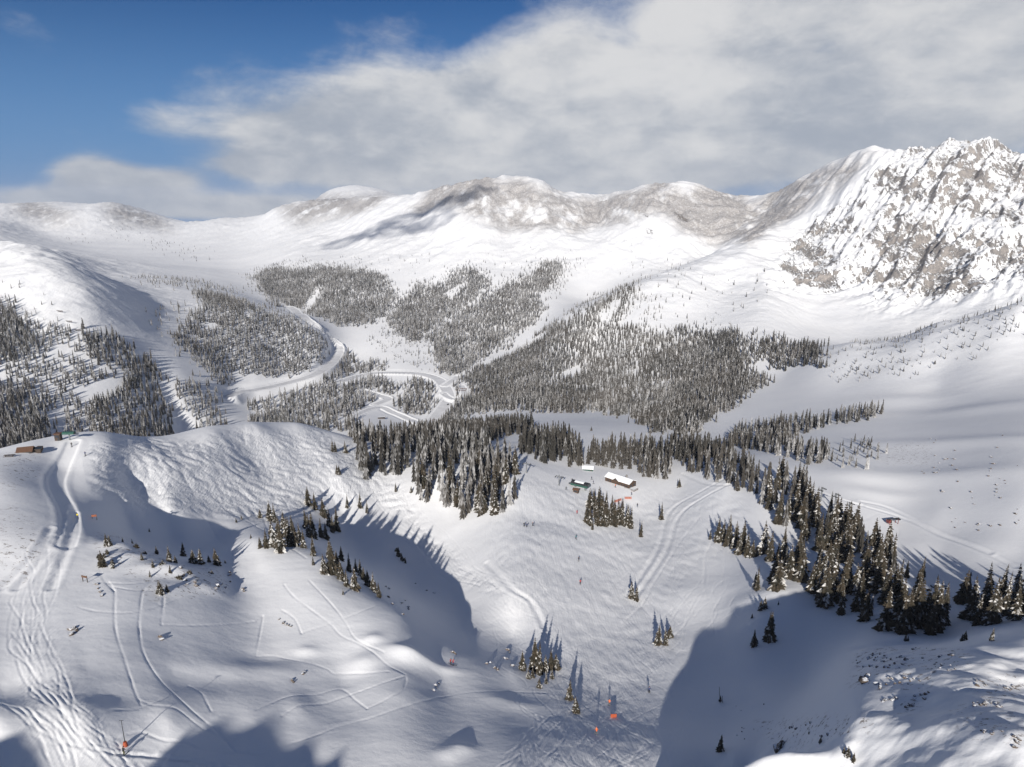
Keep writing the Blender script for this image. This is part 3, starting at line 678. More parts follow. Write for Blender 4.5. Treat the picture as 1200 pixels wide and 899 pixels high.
# stands close enough to tell the trees apart
STANDS = {}
STANDS['hill_wood'] = plant([[(410,503),(440,503),(475,502),(520,512),(565,525),(600,545),(613,580),(590,602),(560,607),(540,606),(520,600),(505,598),(490,590),(484,572),(470,560),(450,565),(440,562),(428,562),(420,545),(408,515)]], 5.0, .74, (11, 17), .08, 230, 620, step=3, jit=1, clump=(16, .6), seed=31)
STANDS['far_edge_wood'] = plant([[(500,508),(530,506),(570,500),(600,497),(625,499),(618,506),(590,512),(570,522),(545,528),(520,520)]], 5.2, .9, (11, 15), -.08, 340, 1000, step=3, jit=1, seed=32)
STANDS['island_wood'] = plant([[(609,521),(625,516),(648,510),(666,514),(673,522),(684,530),(680,547),(655,540),(637,543),(609,531)]], 4.6, .9, (10, 14.5), -.08, 290, 700, step=3, jit=1, seed=33)
STANDS['lodge_wood'] = plant([[(689,545),(692,533),(712,526),(755,522),(780,530),(785,548),(786,567),(755,563),(737,552),(708,548)]], 4.8, .9, (10, 14.5), .0, 270, 700, step=3, jit=1, seed=34)
STANDS['run_edge_belt'] = plant([[(788,515),(830,525),(880,545),(893,562),(885,582),(862,574),(835,565),(800,548),(780,528)]], 4.9, .82, (9, 13.5), .0, 250, 700, step=3, jit=1, seed=35)
STANDS['upper_belt'] = plant([[(900,565),(925,563),(947,572),(955,604),(982,612),(1007,633),(1040,645),(1052,672),(1025,675),(1005,670),(982,657),(950,645),(922,627),(893,592),(890,575)]], 5.0, .8, (11, 17), .02, 180, 460, step=4, jit=1, seed=36)
STANDS['lower_belt'] = plant([[(893,645),(925,650),(950,660),(1000,677),(1040,690),(1065,702),(1100,712),(1112,742),(1060,748),(1020,738),(990,722),(950,714),(928,706),(908,690)]], 4.8, .74, (10.5, 16), .0, 150, 330, step=4, jit=1, seed=37)
STANDS['knoll_wood'] = plant([[(1110,712),(1130,700),(1200,700),(1290,700),(1290,732),(1200,727),(1150,735),(1115,730)]], 4.6, .6, (9, 15), .0, 150, 300, step=4, jit=1, seed=38)
LONE = """left_clump: 390 530 15|393 530 14|405 531 15|395 556 14|397 556 11
hill_clump: 361 592 19|369 597 18|379 605 19|407 595 14|422 595 16|430 601 14|305 606 9|316 610 21|322 612 20|332 620 20|359 620 22|362 630 25|366 630 27|386 617 19|395 622 25|376 630 20|382 632 17|321 640 27|329 647 32|336 630 22|340 640 30|346 640 25|312 642 20|356 642 19|351 635 20|305 642 12|326 628 22|343 626 20|390 624 18
crest_row: 367 651 21|386 655 20|390 672 32|380 672 20|400 657 15|409 670 19|400 680 22|406 687 17|416 691 24|422 675 17|417 670 14|431 687 17|437 692 19|444 700 15|367 662 9|402 697 7|395 664 18|426 680 14|440 695 13
slope_edge: 464 576 11|482 577 8|467 652 12|471 657 10|475 660 8
run_middle: 775 609 21|751 629 20|796 571 11|865 575 12
terminal_clump: 691 615 26|694 620 12|700 615 31|707 616 30|714 616 26|720 616 32|727 615 27|734 617 27|739 619 26|687 612 22|696 595 24|702 594 25|710 595 21|691 595 24|705 604 28|717 605 26|729 608 25|724 611 27|711 612 27|698 606 25|736 612 22|690 604 20
run_right_clump: 832 632 10|841 635 25|847 635 22|855 637 29|862 640 25|870 645 30|875 652 25|866 649 21|881 652 18|857 643 9|886 652 11|851 640 24
run_right_pair: 887 694 29|885 690 20
run_pair: 740 702 21|746 705 20
run_trio: 771 755 25|780 756 21|785 747 15
left_bank: 612 785 20|627 785 32|632 790 33|639 787 17|646 785 22|652 784 16|640 801 11|632 806 10|619 795 9|624 794 10|647 795 10
left_bank_pair: 667 820 25|675 835 20
gully_edge: 884 757 20|900 750 34|903 751 36|896 715 15|891 717 13|881 727 6|912 710 6
foot_bush: 844 880 20|844 822 8
knoll_front: 1061 751 9|1130 751 13|1162 751 17|1064 751 7|1127 751 9
foot_row: 992 897 13|987 896 9|999 899 11|960 880 8|915 877 10|935 895 6
ridge_left: 125 642 13|120 664 16|129 642 11|144 636 6|155 637 5|132 666 9
ridge_row: 184 650 9|199 660 16|215 652 15|226 660 14|235 661 16|245 659 8|254 662 18|264 660 4|206 661 8
ridge_front: 188 697 18|196 695 10|180 670 10|176 677 9|200 675 10|167 660 10
hollow: 277 612 6|283 608 6|294 631 6|175 623 5
belt_edge: 1079 680 29|1062 677 22|1076 700 10
terrain_lodge: 682 545 16|667 547 15|810 516 16|693 505 6"""
THINGS_T = []     # (stand, x, y, z, h, snow, size in the picture)
def px_height(x, y, z, h):
    a = project(x, y, z); b = project(x, y, z + h); return float(a[1] - b[1]), float(a[0]), float(a[1])
for ln in LONE.split('\n'):
    nm, lst = ln.split(':'); lst = [tuple(float(v) for v in q.split()) for q in lst.split('|')]
    if nm in ('hill_clump', 'crest_row', 'left_bank', 'run_right_clump', 'ridge_row', 'ridge_left'): lst = [(a_, b_, c_ * 1.2) for a_, b_, c_ in lst]
    for px, py, hp in lst:
        c = cast(px, py)
        zc = c[1] * CT - c[2] * ST; yc = c[1] * ST + c[2] * CT
        h = hp * zc * zc / (F * (CT * zc + yc * ST))
        THINGS_T.append([nm, c[0], c[1], float(ground(c[0], c[1])), h, {'hill_clump': .10, 'crest_row': .22, 'left_bank': .08, 'run_middle': 0.05, 'foot_bush': -.25, 'left_bank_pair': -.02, 'ridge_left': -.15}.get(nm, .04) + random.gauss(0, .07), 1e3])
cand = []
for nm, arr in STANDS.items():
    for x, y, z, h, sv in arr:
        hp, px, py = px_height(x, y, z, h)
        inside = -8 < px < 1208 and py < 905
        cand.append([nm, x, y, z, h, sv, hp if inside else 0])
cand.sort(key=lambda c: -c[6])
take = max(0, 298 - len(THINGS_T))
THINGS_T += cand[:take]
rest = np.array([c[1:6] for c in cand[take:]]); rest[:, 4] -= .16
FOREST.append(rest)
print('trees as things', len(THINGS_T), 'rest', sum(len(f) for f in FOREST))

def forest_mass():
    """the woods too many to count: every tree a small tiered crown, one mesh"""
    T_ = np.concatenate(FOREST); N = len(T_); g = np.random.default_rng(5)
    lv = 6; nb = 7
    vars_ = []
    for v in range(12):
        r = np.random.default_rng(400 + v); V = []; Fc = []; sn = []
        for k_ in range(lv):
            f = k_ / lv; z1 = (f + .30 * (1 - f * .4)) if k_ < lv - 1 else 1.0; z0 = max(.0, f - .02); rad = .12 * (1 - f) ** .8 * r.uniform(.85, 1.15) + .012
            i0 = len(V); V.append((r.uniform(-.01, .01), r.uniform(-.01, .01), min(1.0, z1))); s0 = r.uniform(.3, .58); sn.append(s0)
            a0 = r.uniform(0, 6.28)
            for q in range(nb * 2):
                a = a0 + q * 3.1416 / nb; w = rad * (r.uniform(.9, 1.25) if q % 2 else r.uniform(.35, .6)); V.append((w * math.cos(a), w * math.sin(a), z0 + (0 if q % 2 else .05) + r.uniform(-.02, .02))); sn.append(s0 + r.uniform(-.3, .35))
            for q in range(nb * 2): Fc.append((i0, i0 + 1 + q, i0 + 1 + (q + 1) % (nb * 2)))
        vars_.append((np.array(V), np.array(Fc), np.array(sn)))
    nvv = len(vars_[0][0]); vi = g.integers(0, 12, N)
    BV = np.stack([v[0] for v in vars_])[vi]; BF = np.stack([v[1] for v in vars_])[vi]; BS = np.stack([v[2] for v in vars_])[vi]
    a = g.uniform(0, 6.28, N); c_, s_ = np.cos(a)[:, None], np.sin(a)[:, None]
    h = T_[:, 3][:, None]; wd = h * g.uniform(.85, 1.25, N)[:, None]
    lx = BV[..., 0] * wd; ly = BV[..., 1] * wd
    V = np.stack([lx * c_ - ly * s_ + T_[:, 0][:, None], lx * s_ + ly * c_ + T_[:, 1][:, None], BV[..., 2] * h * 1.04 - .02 * h + T_[:, 2][:, None] + ZC], -1)
    Fc = BF + (np.arange(N) * nvv)[:, None, None]
    me = mesh_np('forest', V.reshape(-1, 3), Fc.reshape(-1, 3), [M_FROST]); attr(me, 'snow', (BS + T_[:, 4][:, None] + g.normal(0, .06, N)[:, None]).ravel())
    return tag(link('forest', me), 'snow dusted conifer forest covering the valley floor and lower mountainsides', 'forest', kind='stuff')
forest_mass()

SPOTS = {
 'hill_wood': ('in the wood on the hill shoulder', 'trees of the wood on the hill shoulder'), 'far_edge_wood': ('in the dark wood behind the hill shoulder', 'trees behind the hill shoulder'),
 'island_wood': ('in the island above the lift station', 'trees of the island wood'), 'lodge_wood': ('in the stand behind the lodge', 'trees behind the lodge'), 'run_edge_belt': ('in the belt below the lodge stand', 'trees of the belt beside the lodge run'),
 'upper_belt': ('in the upper belt beside the basin flat', 'trees of the upper belt'), 'lower_belt': ('in the lower belt by the gully', 'trees of the lower belt'), 'knoll_wood': ('in the stand behind the rocky knoll', 'trees behind the rocky knoll'),
 'left_clump': ('on the open edge of the mogul hill', 'lone trees at the hill edge'), 'hill_clump': ('in the clump below the moguls', 'trees of the hump clump'), 'crest_row': ('along the snowy gully crest', 'trees along the gully crest'),
 'slope_edge': ('on the slope beside the shaded gully', 'small trees by the gully'), 'run_middle': ('standing alone on the groomed run', 'lone trees on the run'), 'terminal_clump': ('in the clump below the lift station', 'trees below the lift station'),
 'run_right_clump': ('in the clump beside the run', 'trees of the clump beside the run'), 'run_right_pair': ('of the pair below the run side clump', 'pair below the run side clump'), 'run_pair': ('of the pair in the middle of the run', 'pair in the run'),
 'run_trio': ('of the trio above the big shadow on the run', 'trio on the run'), 'left_bank': ('in the clump on the bank beside the run', 'trees of the run bank'), 'left_bank_pair': ('of the pair at the foot of the bank', 'pair at the bank foot'),
 'gully_edge': ('at the sunlit lip of the shaded gully', 'trees at the gully lip'), 'foot_bush': ('on the shaded slope near the bottom edge', 'small trees at the bottom edge'), 'knoll_front': ('on the far rim of the rocky knoll', 'small trees on the knoll rim'),
 'foot_row': ('among the rocks of the near snow rim', 'small trees on the near rim'), 'ridge_left': ('in the group beside the trail signs', 'trees beside the trail signs'), 'ridge_row': ('in the row behind the rocky ridge', 'trees behind the rocky ridge'),
 'ridge_front': ('among the rocks on the ridge face', 'trees on the ridge face'), 'hollow': ('in the shaded hollow under the moguls', 'small trees in the hollow'), 'belt_edge': ('at the open edge of the upper belt', 'trees at the belt edge'), 'terrain_lodge': ('standing apart near the lodge woods', 'lone trees near the lodge')}
ORD = ['first','second','third','fourth','fifth','sixth','seventh','eighth','ninth','tenth','eleventh','twelfth','thirteenth','fourteenth','fifteenth','sixteenth','seventeenth','eighteenth','nineteenth','twentieth']
TENS = ['','','twenty','thirty','forty','fifty','sixty','seventy','eighty','ninety']
def ordinal(k_):
    if k_ < 20: return ORD[k_]
    k_ += 1
    if k_ % 10 == 0: return {30:'thirtieth',40:'fortieth',50:'fiftieth',60:'sixtieth',70:'seventieth',80:'eightieth',90:'ninetieth'}.get(k_, 'hundredth')
    return TENS[k_ // 10] + '-' + ORD[k_ % 10 - 1]
def spread_rows(items):
    """rows of a stand seen from the run: front, middle, back"""
    items = sorted(items, key=lambda q: q['py'])
    if len(items) <= 9: return [('', items)]
    m = len(items); cuts = (['back row', 'middle', 'front row'] if m > 20 else ['back row', 'front row']); o = []
    for k_, nm in enumerate(cuts): o.append((nm, items[k_ * m // len(cuts):(k_ + 1) * m // len(cuts)]))
    return o
by = {}
for q in THINGS_T:
    hp, px, py = px_height(q[1], q[2], q[3], q[4]); by.setdefault(q[0], []).append(dict(x=q[1], y=q[2], z=q[3], h=q[4], s=q[5], px=px, py=py))
for nm, items in by.items():
    where, grp = SPOTS[nm]
    mh = float(np.median([q['h'] for q in items]))
    for row, its in spread_rows(items):
        its.sort(key=lambda q: q['px'])
        for k_, q in enumerate(its):
            size = 'tall' if q['h'] > mh * 1.15 else 'short' if q['h'] < mh * .8 else 'slender'
            look = 'snow laden' if q['s'] > .12 else 'dark' if q['s'] < -.03 else 'snow dusted'
            rk = f"{ordinal(k_)} from the left" if len(its) > 1 else 'standing alone'
            label = f"{size} {look} spruce {where}, " + (f"{row}, " if row else '') + rk
            wd_ = label.split()
            if len(wd_) > 16: label = label.replace(f"{size} {look} spruce", f"{look.split()[0]} spruce" if False else f"{size} spruce")
            if len(label.replace('-', ' ').split()) > 16: label = label.replace(' from the left', ' from left')
            small = q['h'] < 3.2
            v = random.randrange(len(SPR)); sc_ = q['h'] / 12.0
            root = bpy.data.objects.new('spruce_tree', None); COL.objects.link(root)
            root.location = (q['x'], q['y'], q['z'] + ZC - .1); root.rotation_euler = (random.uniform(-.03, .03), random.uniform(-.03, .03), random.uniform(0, 6.28))
            wide = random.uniform(.9, 1.15) * (1.35 if q['h'] < 6 else 1)
            root.scale = (sc_ * wide, sc_ * wide, sc_)
            tag(root, label, 'tree', grp)
            cr = link('crown', SPR[v][0], root); link('trunk', SPR[v][1], root)

#OBJECTS
M_ROAD = plain('packed_road_snow', (.66, .665, .68), .8, scale=.08, var=.1)
for w, zc_, hw in ROADS:
    tn = np.gradient(w, axis=0); tn /= np.linalg.norm(tn, axis=1)[:, None] + 1e-9; nrm = np.stack([-tn[:, 1], tn[:, 0]], 1)
    V = []
    for o_ in (-1, -.4, .4, 1): V.append(np.column_stack([w + nrm * hw * o_, zc_ + ZC + .35]))
    V = np.stack(V, 1).reshape(-1, 3); n_ = len(w); fc = [(i * 4 + k, i * 4 + k + 1, i * 4 + k + 5, i * 4 + k + 4) for i in range(n_ - 1) for k in range(3)]
    tag(link('road', mesh_np('road', V, fc, [M_ROAD], smooth=True)), kind='structure')


# ------------------------------------------------------------------ buildings, lifts, signs, skiers
class MB:
    """collects boxes, prisms and tubes and links them as one mesh object"""
    def __init__(s): s.v = []; s.f = []
    def add(s, v, f):
        b = len(s.v); s.v += [tuple(q) for q in v]; s.f += [tuple(i + b for i in q) for q in f]; return s
    def box(s, c, d, rot=0.0):
        x, y, z = (q / 2 for q in d); ca, sa = math.cos(rot), math.sin(rot)
        v = [(c[0] + a * x * ca - b * y * sa, c[1] + a * x * sa + b * y * ca, c[2] + e * z) for e in (-1, 1) for a, b in ((-1, -1), (1, -1), (1, 1), (-1, 1))]
        return s.add(v, [(0, 3, 2, 1), (4, 5, 6, 7), (0, 1, 5, 4), (1, 2, 6, 5), (2, 3, 7, 6), (3, 0, 4, 7)])
    def prism(s, prof, x0, x1):
        """profile in y, z swept along x"""
        n = len(prof); v = [(x0, p[0], p[1]) for p in prof] + [(x1, p[0], p[1]) for p in prof]
        return s.add(v, [tuple(range(n))[::-1], tuple(range(n, 2 * n))] + [(i, (i + 1) % n, n + (i + 1) % n, n + i) for i in range(n)])
    def prism_y(s, prof, y0, y1):
        n = len(prof); v = [(p[0], y0, p[1]) for p in prof] + [(p[0], y1, p[1]) for p in prof]
        return s.add(v, [tuple(range(n)), tuple(range(n, 2 * n))[::-1]] + [(i, n + i, n + (i + 1) % n, (i + 1) % n) for i in range(n)])
    def tube(s, a, b, r0, r1=None, n=8):
        a = Vector(a); b = Vector(b); r1 = r0 if r1 is None else r1; d = (b - a).normalized(); u = d.orthogonal().normalized(); w = d.cross(u)
        v = [a + (u * math.cos(q * 6.2832 / n) + w * math.sin(q * 6.2832 / n)) * r0 for q in range(n)] + [b + (u * math.cos(q * 6.2832 / n) + w * math.sin(q * 6.2832 / n)) * r1 for q in range(n)]
        return s.add(v, [tuple(range(n))[::-1], tuple(range(n, 2 * n))] + [(i, (i + 1) % n, n + (i + 1) % n, n + i) for i in range(n)])
    def mesh(s, name, mat, smooth=False):
        me = bpy.data.meshes.new(name); me.from_pydata(s.v, [], s.f); me.materials.append(mat); me.update()
        import bmesh
        bm = bmesh.new(); bm.from_mesh(me); bmesh.ops.recalc_face_normals(bm, faces=bm.faces); bm.to_mesh(me); bm.free()
        if smooth: me.polygons.foreach_set('use_smooth', [True] * len(me.polygons))
        return me
    def build(s, name, mat, parent=None, smooth=False): return link(name, s.mesh(name, mat, smooth), parent)
def thing(name, label, cat, px, py, rotz=0.0, group=None, dz=0.0, scale=1.0):
    c = cast(px, py); o = bpy.data.objects.new(name, None); COL.objects.link(o)
    o.location = (c[0], c[1], float(ground(c[0], c[1])) + ZC + dz); o.rotation_euler = (0, 0, rotz); o.scale = (scale,) * 3
    return tag(o, label, cat, group)
R_ = math.radians
M_TIMBER = plain('brown_timber', (.075, .046, .03), .8, scale=1.5, var=.3); M_DARKT = plain('dark_timber', (.06, .042, .032), .85, scale=1.5, var=.3)
M_SNOWR = plain('roof_snow', (.84, .86, .88), .7, scale=.5, var=.03); M_GLASS = plain('window_glass', (.03, .035, .045), .15, scale=1)
M_GREEN = plain('green_paint', (.025, .085, .065), .5, scale=1); M_STEEL = plain('grey_steel', (.22, .23, .24), .5, .4, scale=3); M_BLACK = plain('black_roofing', (.025, .027, .03), .45, scale=1)
M_ORANGE = plain('orange_fabric', (.36, .075, .03), .7, scale=4); M_RED = plain('red_paint', (.16, .035, .03), .55, scale=3); M_YELLOW = plain('yellow_paint', (.7, .55, .05), .6, scale=3)
M_STONE = plain('grey_stone', (.25, .235, .22), .9, scale=2, var=.25); M_WOODSIGN = plain('sign_board', (.115, .06, .036), .8, scale=4, var=.25)

# the lodge below the dense stand
t = thing('ski_lodge', 'long brown timber lodge with a thick snow covered gable roof below the dense stand', 'building', 727, 566, R_(-44), dz=-.5, scale=.60)
MB().prism([(-5.5, 0), (5.5, 0), (5.5, 5.0), (0, 7.4), (-5.5, 5.0)], -13.5, 13.5).build('wall', M_TIMBER, t)
rf = MB().prism([(-6.1, 4.8), (0, 7.45), (6.1, 4.8), (6.1, 5.3), (0, 8.0), (-6.1, 5.3)], -14.0, 13.9).build('roof', M_SNOWR, t)
ch = MB().box((5, 2.4, 8.0), (1.3, 1.3, 3.0)).build('chimney', M_STONE, rf)
d = MB().prism_y([(-4.0, 5.0), (2.4, 5.0), (-.8, 7.5)], -6.9, -1.5).build('dormer', M_TIMBER, t)
MB().prism_y([(-4.6, 4.9), (-.8, 7.85), (3.0, 4.9), (3.0, 5.4), (-.8, 8.4), (-4.6, 5.4)], -7.3, -1.0).build('dormer_roof', M_SNOWR, d)
for x in (-10, -7.2, 5.2, 8.2, 11):
    w_ = MB().box((x, -5.56, 2.3), (1.7, .14, 1.5)).build('window', M_DARKT, t); MB().box((x, -5.66, 2.3), (1.4, .1, 1.2)).build('pane', M_GLASS, w_)
w_ = MB().box((-.8, -6.95, 5.8), (2.4, .12, 1.1)).build('window', M_DARKT, t); MB().box((-.8, -7.04, 5.8), (2.1, .08, .85)).build('pane', M_GLASS, w_)
for y in (-2.6, 2.6):
    w_ = MB().box((13.56, y, 2.4), (.14, 2.6, 2.2)).build('window', M_DARKT, t); MB().box((13.66, y, 2.4), (.1, 2.3, 1.9)).build('pane', M_GLASS, w_)
dr = MB().box((1.6, -5.57, 1.5), (1.5, .16, 2.4)).build('door', M_DARKT, t); MB().box((2.1, -5.7, 1.45), (.08, .12, .3)).build('handle', M_STEEL, dr)
dk = MB().box((15.0, -4.2, .7), (10.5, 7.0, .3)).build('deck', M_TIMBER, t)
r_ = MB()
for x in np.linspace(9.9, 20.1, 9): r_.box((x, -7.6, 1.4), (.14, .14, 1.2))
for y in np.linspace(-7.6, -.8, 6): r_.box((20.1, y, 1.4), (.14, .14, 1.2))
r_.box((15, -7.6, 2.0), (10.4, .16, .12)).box((20.1, -4.2, 2.05), (.16, 7, .12)).box((15, -7.6, 1.4), (10.4, .08, .1)); r_.build('rail', M_TIMBER, dk)
MB().box((15.0, -4.2, .95), (9.6, 6.2, .22)).build('deck_snow', M_SNOWR, dk)
# dark rounded lift station in front of it
t = thing('lift_station', 'dark rounded chairlift station with green sides beside the open run', 'lift station', 680, 573, R_(-32), dz=.2, scale=.78)
arc = [(2.6 * math.cos(a), 3.3 + 2.0 * math.sin(a)) for a in np.linspace(0, math.pi, 11)]
MB().prism(arc, -6.2, 6.2).build('cover', M_BLACK, t, smooth=False)
MB().prism([(2.62, 2.3), (2.62, 3.6), (-2.62, 3.6), (-2.62, 2.3)], -6.3, 6.3).build('side_panel', M_GREEN, t)
MB().prism([(1.9 * math.cos(a), 4.75 + .75 * math.sin(a)) for a in np.linspace(0, math.pi, 7)], -3.6, 3.2).build('cover_snow', M_SNOWR, t)
for x in (-3.8, 3.8): MB().box((x, 0, 1.0), (1.1, 1.1, 2.8)).build('leg', M_STEEL, t)
MB().tube((-6.9, 0, 2.2), (-6.9, 0, 2.45), 2.0, n=18).build('bullwheel', M_STEEL, t)
MB().box((6.31, 0, 3.5), (.1, 3.2, 1.6)).build('end_window', M_GLASS, t)
t = thing('lift_hut', 'small brown operator hut beside the dark lift station', 'hut', 675, 577, R_(-20), dz=-.2, scale=.78)
MB().box((0, 0, 1.2), (3.6, 2.8, 2.6)).build('wall', M_TIMBER, t); MB().prism([(-1.9, 2.5), (1.9, 2.5), (1.9, 2.7), (0, 3.4), (-1.9, 2.7)], -2.2, 2.2).build('roof', M_WOODSIGN, t)
MB().box((0, -1.43, 1.6), (2.2, .1, 1.0)).build('window', M_GLASS, t); MB().box((1.3, -1.44, 1.1), (.8, .1, 1.9)).build('door', M_DARKT, t)
t = thing('green_cabin', 'small green cabin with snowy roof at the wood edge above the lodge', 'cabin', 689, 551, R_(-8), dz=-.3, scale=.78)
MB().prism([(-2.2, 0), (2.2, 0), (2.2, 2.3), (0, 3.3), (-2.2, 2.3)], -3.8, 3.8).build('wall', M_GREEN, t)
MB().prism([(-2.8, 2.05), (0, 3.4), (2.8, 2.05), (2.8, 2.5), (0, 3.9), (-2.8, 2.5)], -4.3, 4.3).build('roof', M_SNOWR, t)
for x in (-2, .4): MB().box((x, -2.24, 1.5), (1.2, .1, .9)).build('window', M_GLASS, t)
MB().box((2.4, -2.25, 1.1), (.9, .1, 1.9)).build('door', M_DARKT, t)

def pylon(px, py, label, h=8.0, rot=0.0, arm=5.0, group='chairlift pylons'):
    t = thing('lift_pylon', label, 'lift pylon', px, py, rot, group, dz=-.3)
    MB().tube((0, 0, 0), (0, 0, h), .38, .26, 10).build('post', M_STEEL, t); MB().box((0, 0, h), (arm, .32, .36)).build('crossarm', M_STEEL, t)
    for sx in (-1, 1):
        q = MB().box((sx * arm * .47, 0, h - .15), (.16, 2.6, .22))
        q.build('sheave_frame', M_BLACK, t)
        w = MB()
        for y in (-1, -.35, .35, 1): w.tube((sx * arm * .47 - .1, y, h - .35), (sx * arm * .47 + .1, y, h - .35), .24, n=10)
        w.build('sheave_wheels', M_BLACK, t)
    MB().box((0, .0, h + .55), (.1, .9, .8)).build('service_frame', M_STEEL, t)
pylon(617, 554, 'T shaped grey lift pylon on the run beside the hill wood', 5.4, R_(-25), 4.0); pylon(655, 569, 'T shaped grey lift pylon just uphill of the dark lift station', 5.4, R_(-25), 4.0)
pylon(962, 587, 'thin lift pylon nearest the bright snow pile in the basin', 6.2, R_(40), 3.4, 'basin lift pylons'); pylon(978, 596, 'middle thin lift pylon of the row in the basin', 6.8, R_(40), 3.4, 'basin lift pylons'); pylon(994, 608, 'thin lift pylon closest to the upper belt in the basin', 7.2, R_(40), 3.4, 'basin lift pylons')
# red brown drive frame out on the basin flat
t = thing('lift_drive', 'red brown open steel lift drive frame standing on the basin flat', 'lift station', 1046, 614, R_(12), dz=-.2, scale=.78)
for x in (-2.6, 2.6):
    for y in (-.9, .9): MB().tube((x, y, 0), (x, y, 3.3), .17, n=6).build('leg', M_RED, t)
MB().box((0, 0, 3.4), (7.4, .5, .5)).box((0, .9, 3.0), (6, .2, .2)).box((0, -.9, 3.0), (6, .2, .2)).build('beam', M_BLACK, t)
MB().box((-2.6, 0, 2.2), (1.8, 2.2, 1.7)).build('motor_box', M_RED, t); MB().tube((3.2, 0, 2.7), (3.2, 0, 2.95), 1.3, n=14).build('bullwheel', M_BLACK, t)
# snow capped terminal arm behind the knoll
t = thing('lift_terminal', 'snow capped flat lift terminal on one post behind the far stand', 'lift station', 1098, 697, R_(8), dz=-.2, scale=.78)
MB().tube((0, 0, 0), (0, 0, 4.2), .3, n=8).build('post', M_STEEL, t); MB().box((0, 0, 4.4), (6.4, 1.5, .55)).build('body', M_BLACK, t); MB().box((0, 0, 4.83), (6.2, 1.6, .32)).build('roof_snow', M_SNOWR, t)
for x in (-4.2, 4.3): MB().box((x, 0, 2.5), (1.7, .5, .12)).box((x, .25, 2.85), (1.7, .08, .7)).tube((x, 0, 2.5), (x, 0, 4.4), .05, n=5).build('chair', M_BLACK, t)

# top of the left hill
t = thing('summit_restaurant', 'dark brown gabled timber restaurant on the crest of the left hill', 'building', 31, 529, R_(20), dz=-.9, scale=.52)
MB().prism([(-3.6, 0), (3.6, 0), (3.6, 2.9), (0, 4.9), (-3.6, 2.9)], -5.0, 4.4).build('wall', M_DARKT, t)
MB().prism([(-4.5, 2.55), (0, 5.05), (4.5, 2.55), (4.5, 2.85), (0, 5.45), (-4.5, 2.85)], -5.6, 5.0).build('roof', M_WOODSIGN, t)
MB().box((6.9, .4, 1.5), (5.0, 4.6, 3.2)).build('annex_wall', M_DARKT, t); MB().box((6.95, .4, 3.2), (5.4, 5.2, .25)).build('annex_roof', M_BLACK, t)
MB().box((2.2, -3.65, 1.6), (3.0, .14, 2.2)).build('entrance', M_BLACK, t)
for x in (-3.6, -1.2): MB().box((x, -3.66, 1.9), (1.5, .12, 1.2)).build('window', M_GLASS, t)
MB().box((1.5, -5.0, .1), (8.5, 2.6, .25)).build('terrace', M_TIMBER, t)
t = thing('tower_hut', 'narrow brown hut with a flat overhanging roof on the hilltop', 'hut', 69, 516, R_(8), dz=-.2)
MB().box((0, 0, 1.5), (2.1, 2.0, 3.1)).build('wall', M_DARKT, t); MB().box((0, 0, 3.15), (2.7, 2.6, .25)).build('roof', M_WOODSIGN, t); MB().box((0, -1.03, 2.1), (1.4, .1, .8)).build('window', M_GLASS, t); MB().box((.5, -1.04, .95), (.7, .1, 1.6)).build('door', M_BLACK, t)
t = thing('hilltop_terminal', 'dark green lift terminal on one leg above the hilltop snow mound', 'lift station', 82, 516, R_(5), dz=.6)
MB().tube((0, 0, -1), (0, 0, 2.2), .32, n=8).build('leg', M_STEEL, t); MB().prism([(-.9, 2.0), (.9, 2.0), (.9, 2.7), (.5, 3.0), (-.5, 3.0), (-.9, 2.7)], -2.3, 2.3).build('body', M_GREEN, t); MB().tube((2.9, 0, 1.9), (2.9, 0, 2.1), .9, n=14).build('bullwheel', M_STEEL, t)
t = thing('storage_box', 'low brown wooden box on the snow in front of the restaurant', 'box', 47, 527, R_(5), dz=-.1)
MB().box((0, 0, .65), (1.9, 1.2, 1.3)).build('body', M_WOODSIGN, t); MB().box((0, 0, 1.36), (2.05, 1.35, .12)).build('lid', M_DARKT, t)
t = thing('picnic_table', 'low dark picnic table half buried in snow at the left crest', 'table', 11, 535, R_(12), dz=-.15)
MB().box((0, 0, .75), (3.4, 1.0, .1)).build('top', M_DARKT, t)
for y in (-.95, .95): MB().box((0, y, .42), (3.4, .35, .08)).build('bench', M_DARKT, t)
for x in (-1.2, 1.2): MB().box((x, 0, .4), (.12, 1.9, .1)).tube((x, -.6, 0), (x, -.25, .7), .06).tube((x, .6, 0), (x, .25, .7), .06).build('leg', M_DARKT, t)

def board_sign(px, py, label, w, h, leg, mat, rot=0.0):
    t = thing('trail_sign', label, 'sign', px, py, rot, dz=-.2)
    for x in (-w * .42, w * .42): MB().box((x, 0, (leg + h) / 2), (.14, .14, leg + h)).build('post', M_DARKT, t)
    MB().box((0, -.11, leg + h * .45), (w, .07, h)).build('board', mat, t)
board_sign(111, 609, 'orange trail board on two posts beside the hollow', 1.5, .7, 1.3, plain('faded_orange_board', (.26, .085, .04)), R_(15)); board_sign(100, 682, 'brown trail board on two posts above the powder slope', 1.7, .55, 1.5, M_WOODSIGN, R_(-15))
t = thing('marker_disc', 'yellow round marker on a thin stake beside the cat track', 'marker', 91, 606, 0); MB().tube((0, 0, 0), (0, 0, 1.4), .04, n=6).build('stake', M_DARKT, t); MB().tube((0, -.06, 1.3), (0, .02, 1.3), .3, n=14).build('disc', M_YELLOW, t)
t = thing('padded_pole', 'tall thin dark pole with an orange pad round its foot', 'pole', 147, 874, 0, dz=-.1)
MB().tube((0, 0, 0), (0, 0, 5.6), .085, .05, 8).build('pole', M_BLACK, t); MB().tube((0, 0, .02), (0, 0, .95), .42, .3, 12).build('pad', M_ORANGE, t); MB().box((0, 0, 5.5), (.8, .06, .07)).build('crossbar', M_BLACK, t)
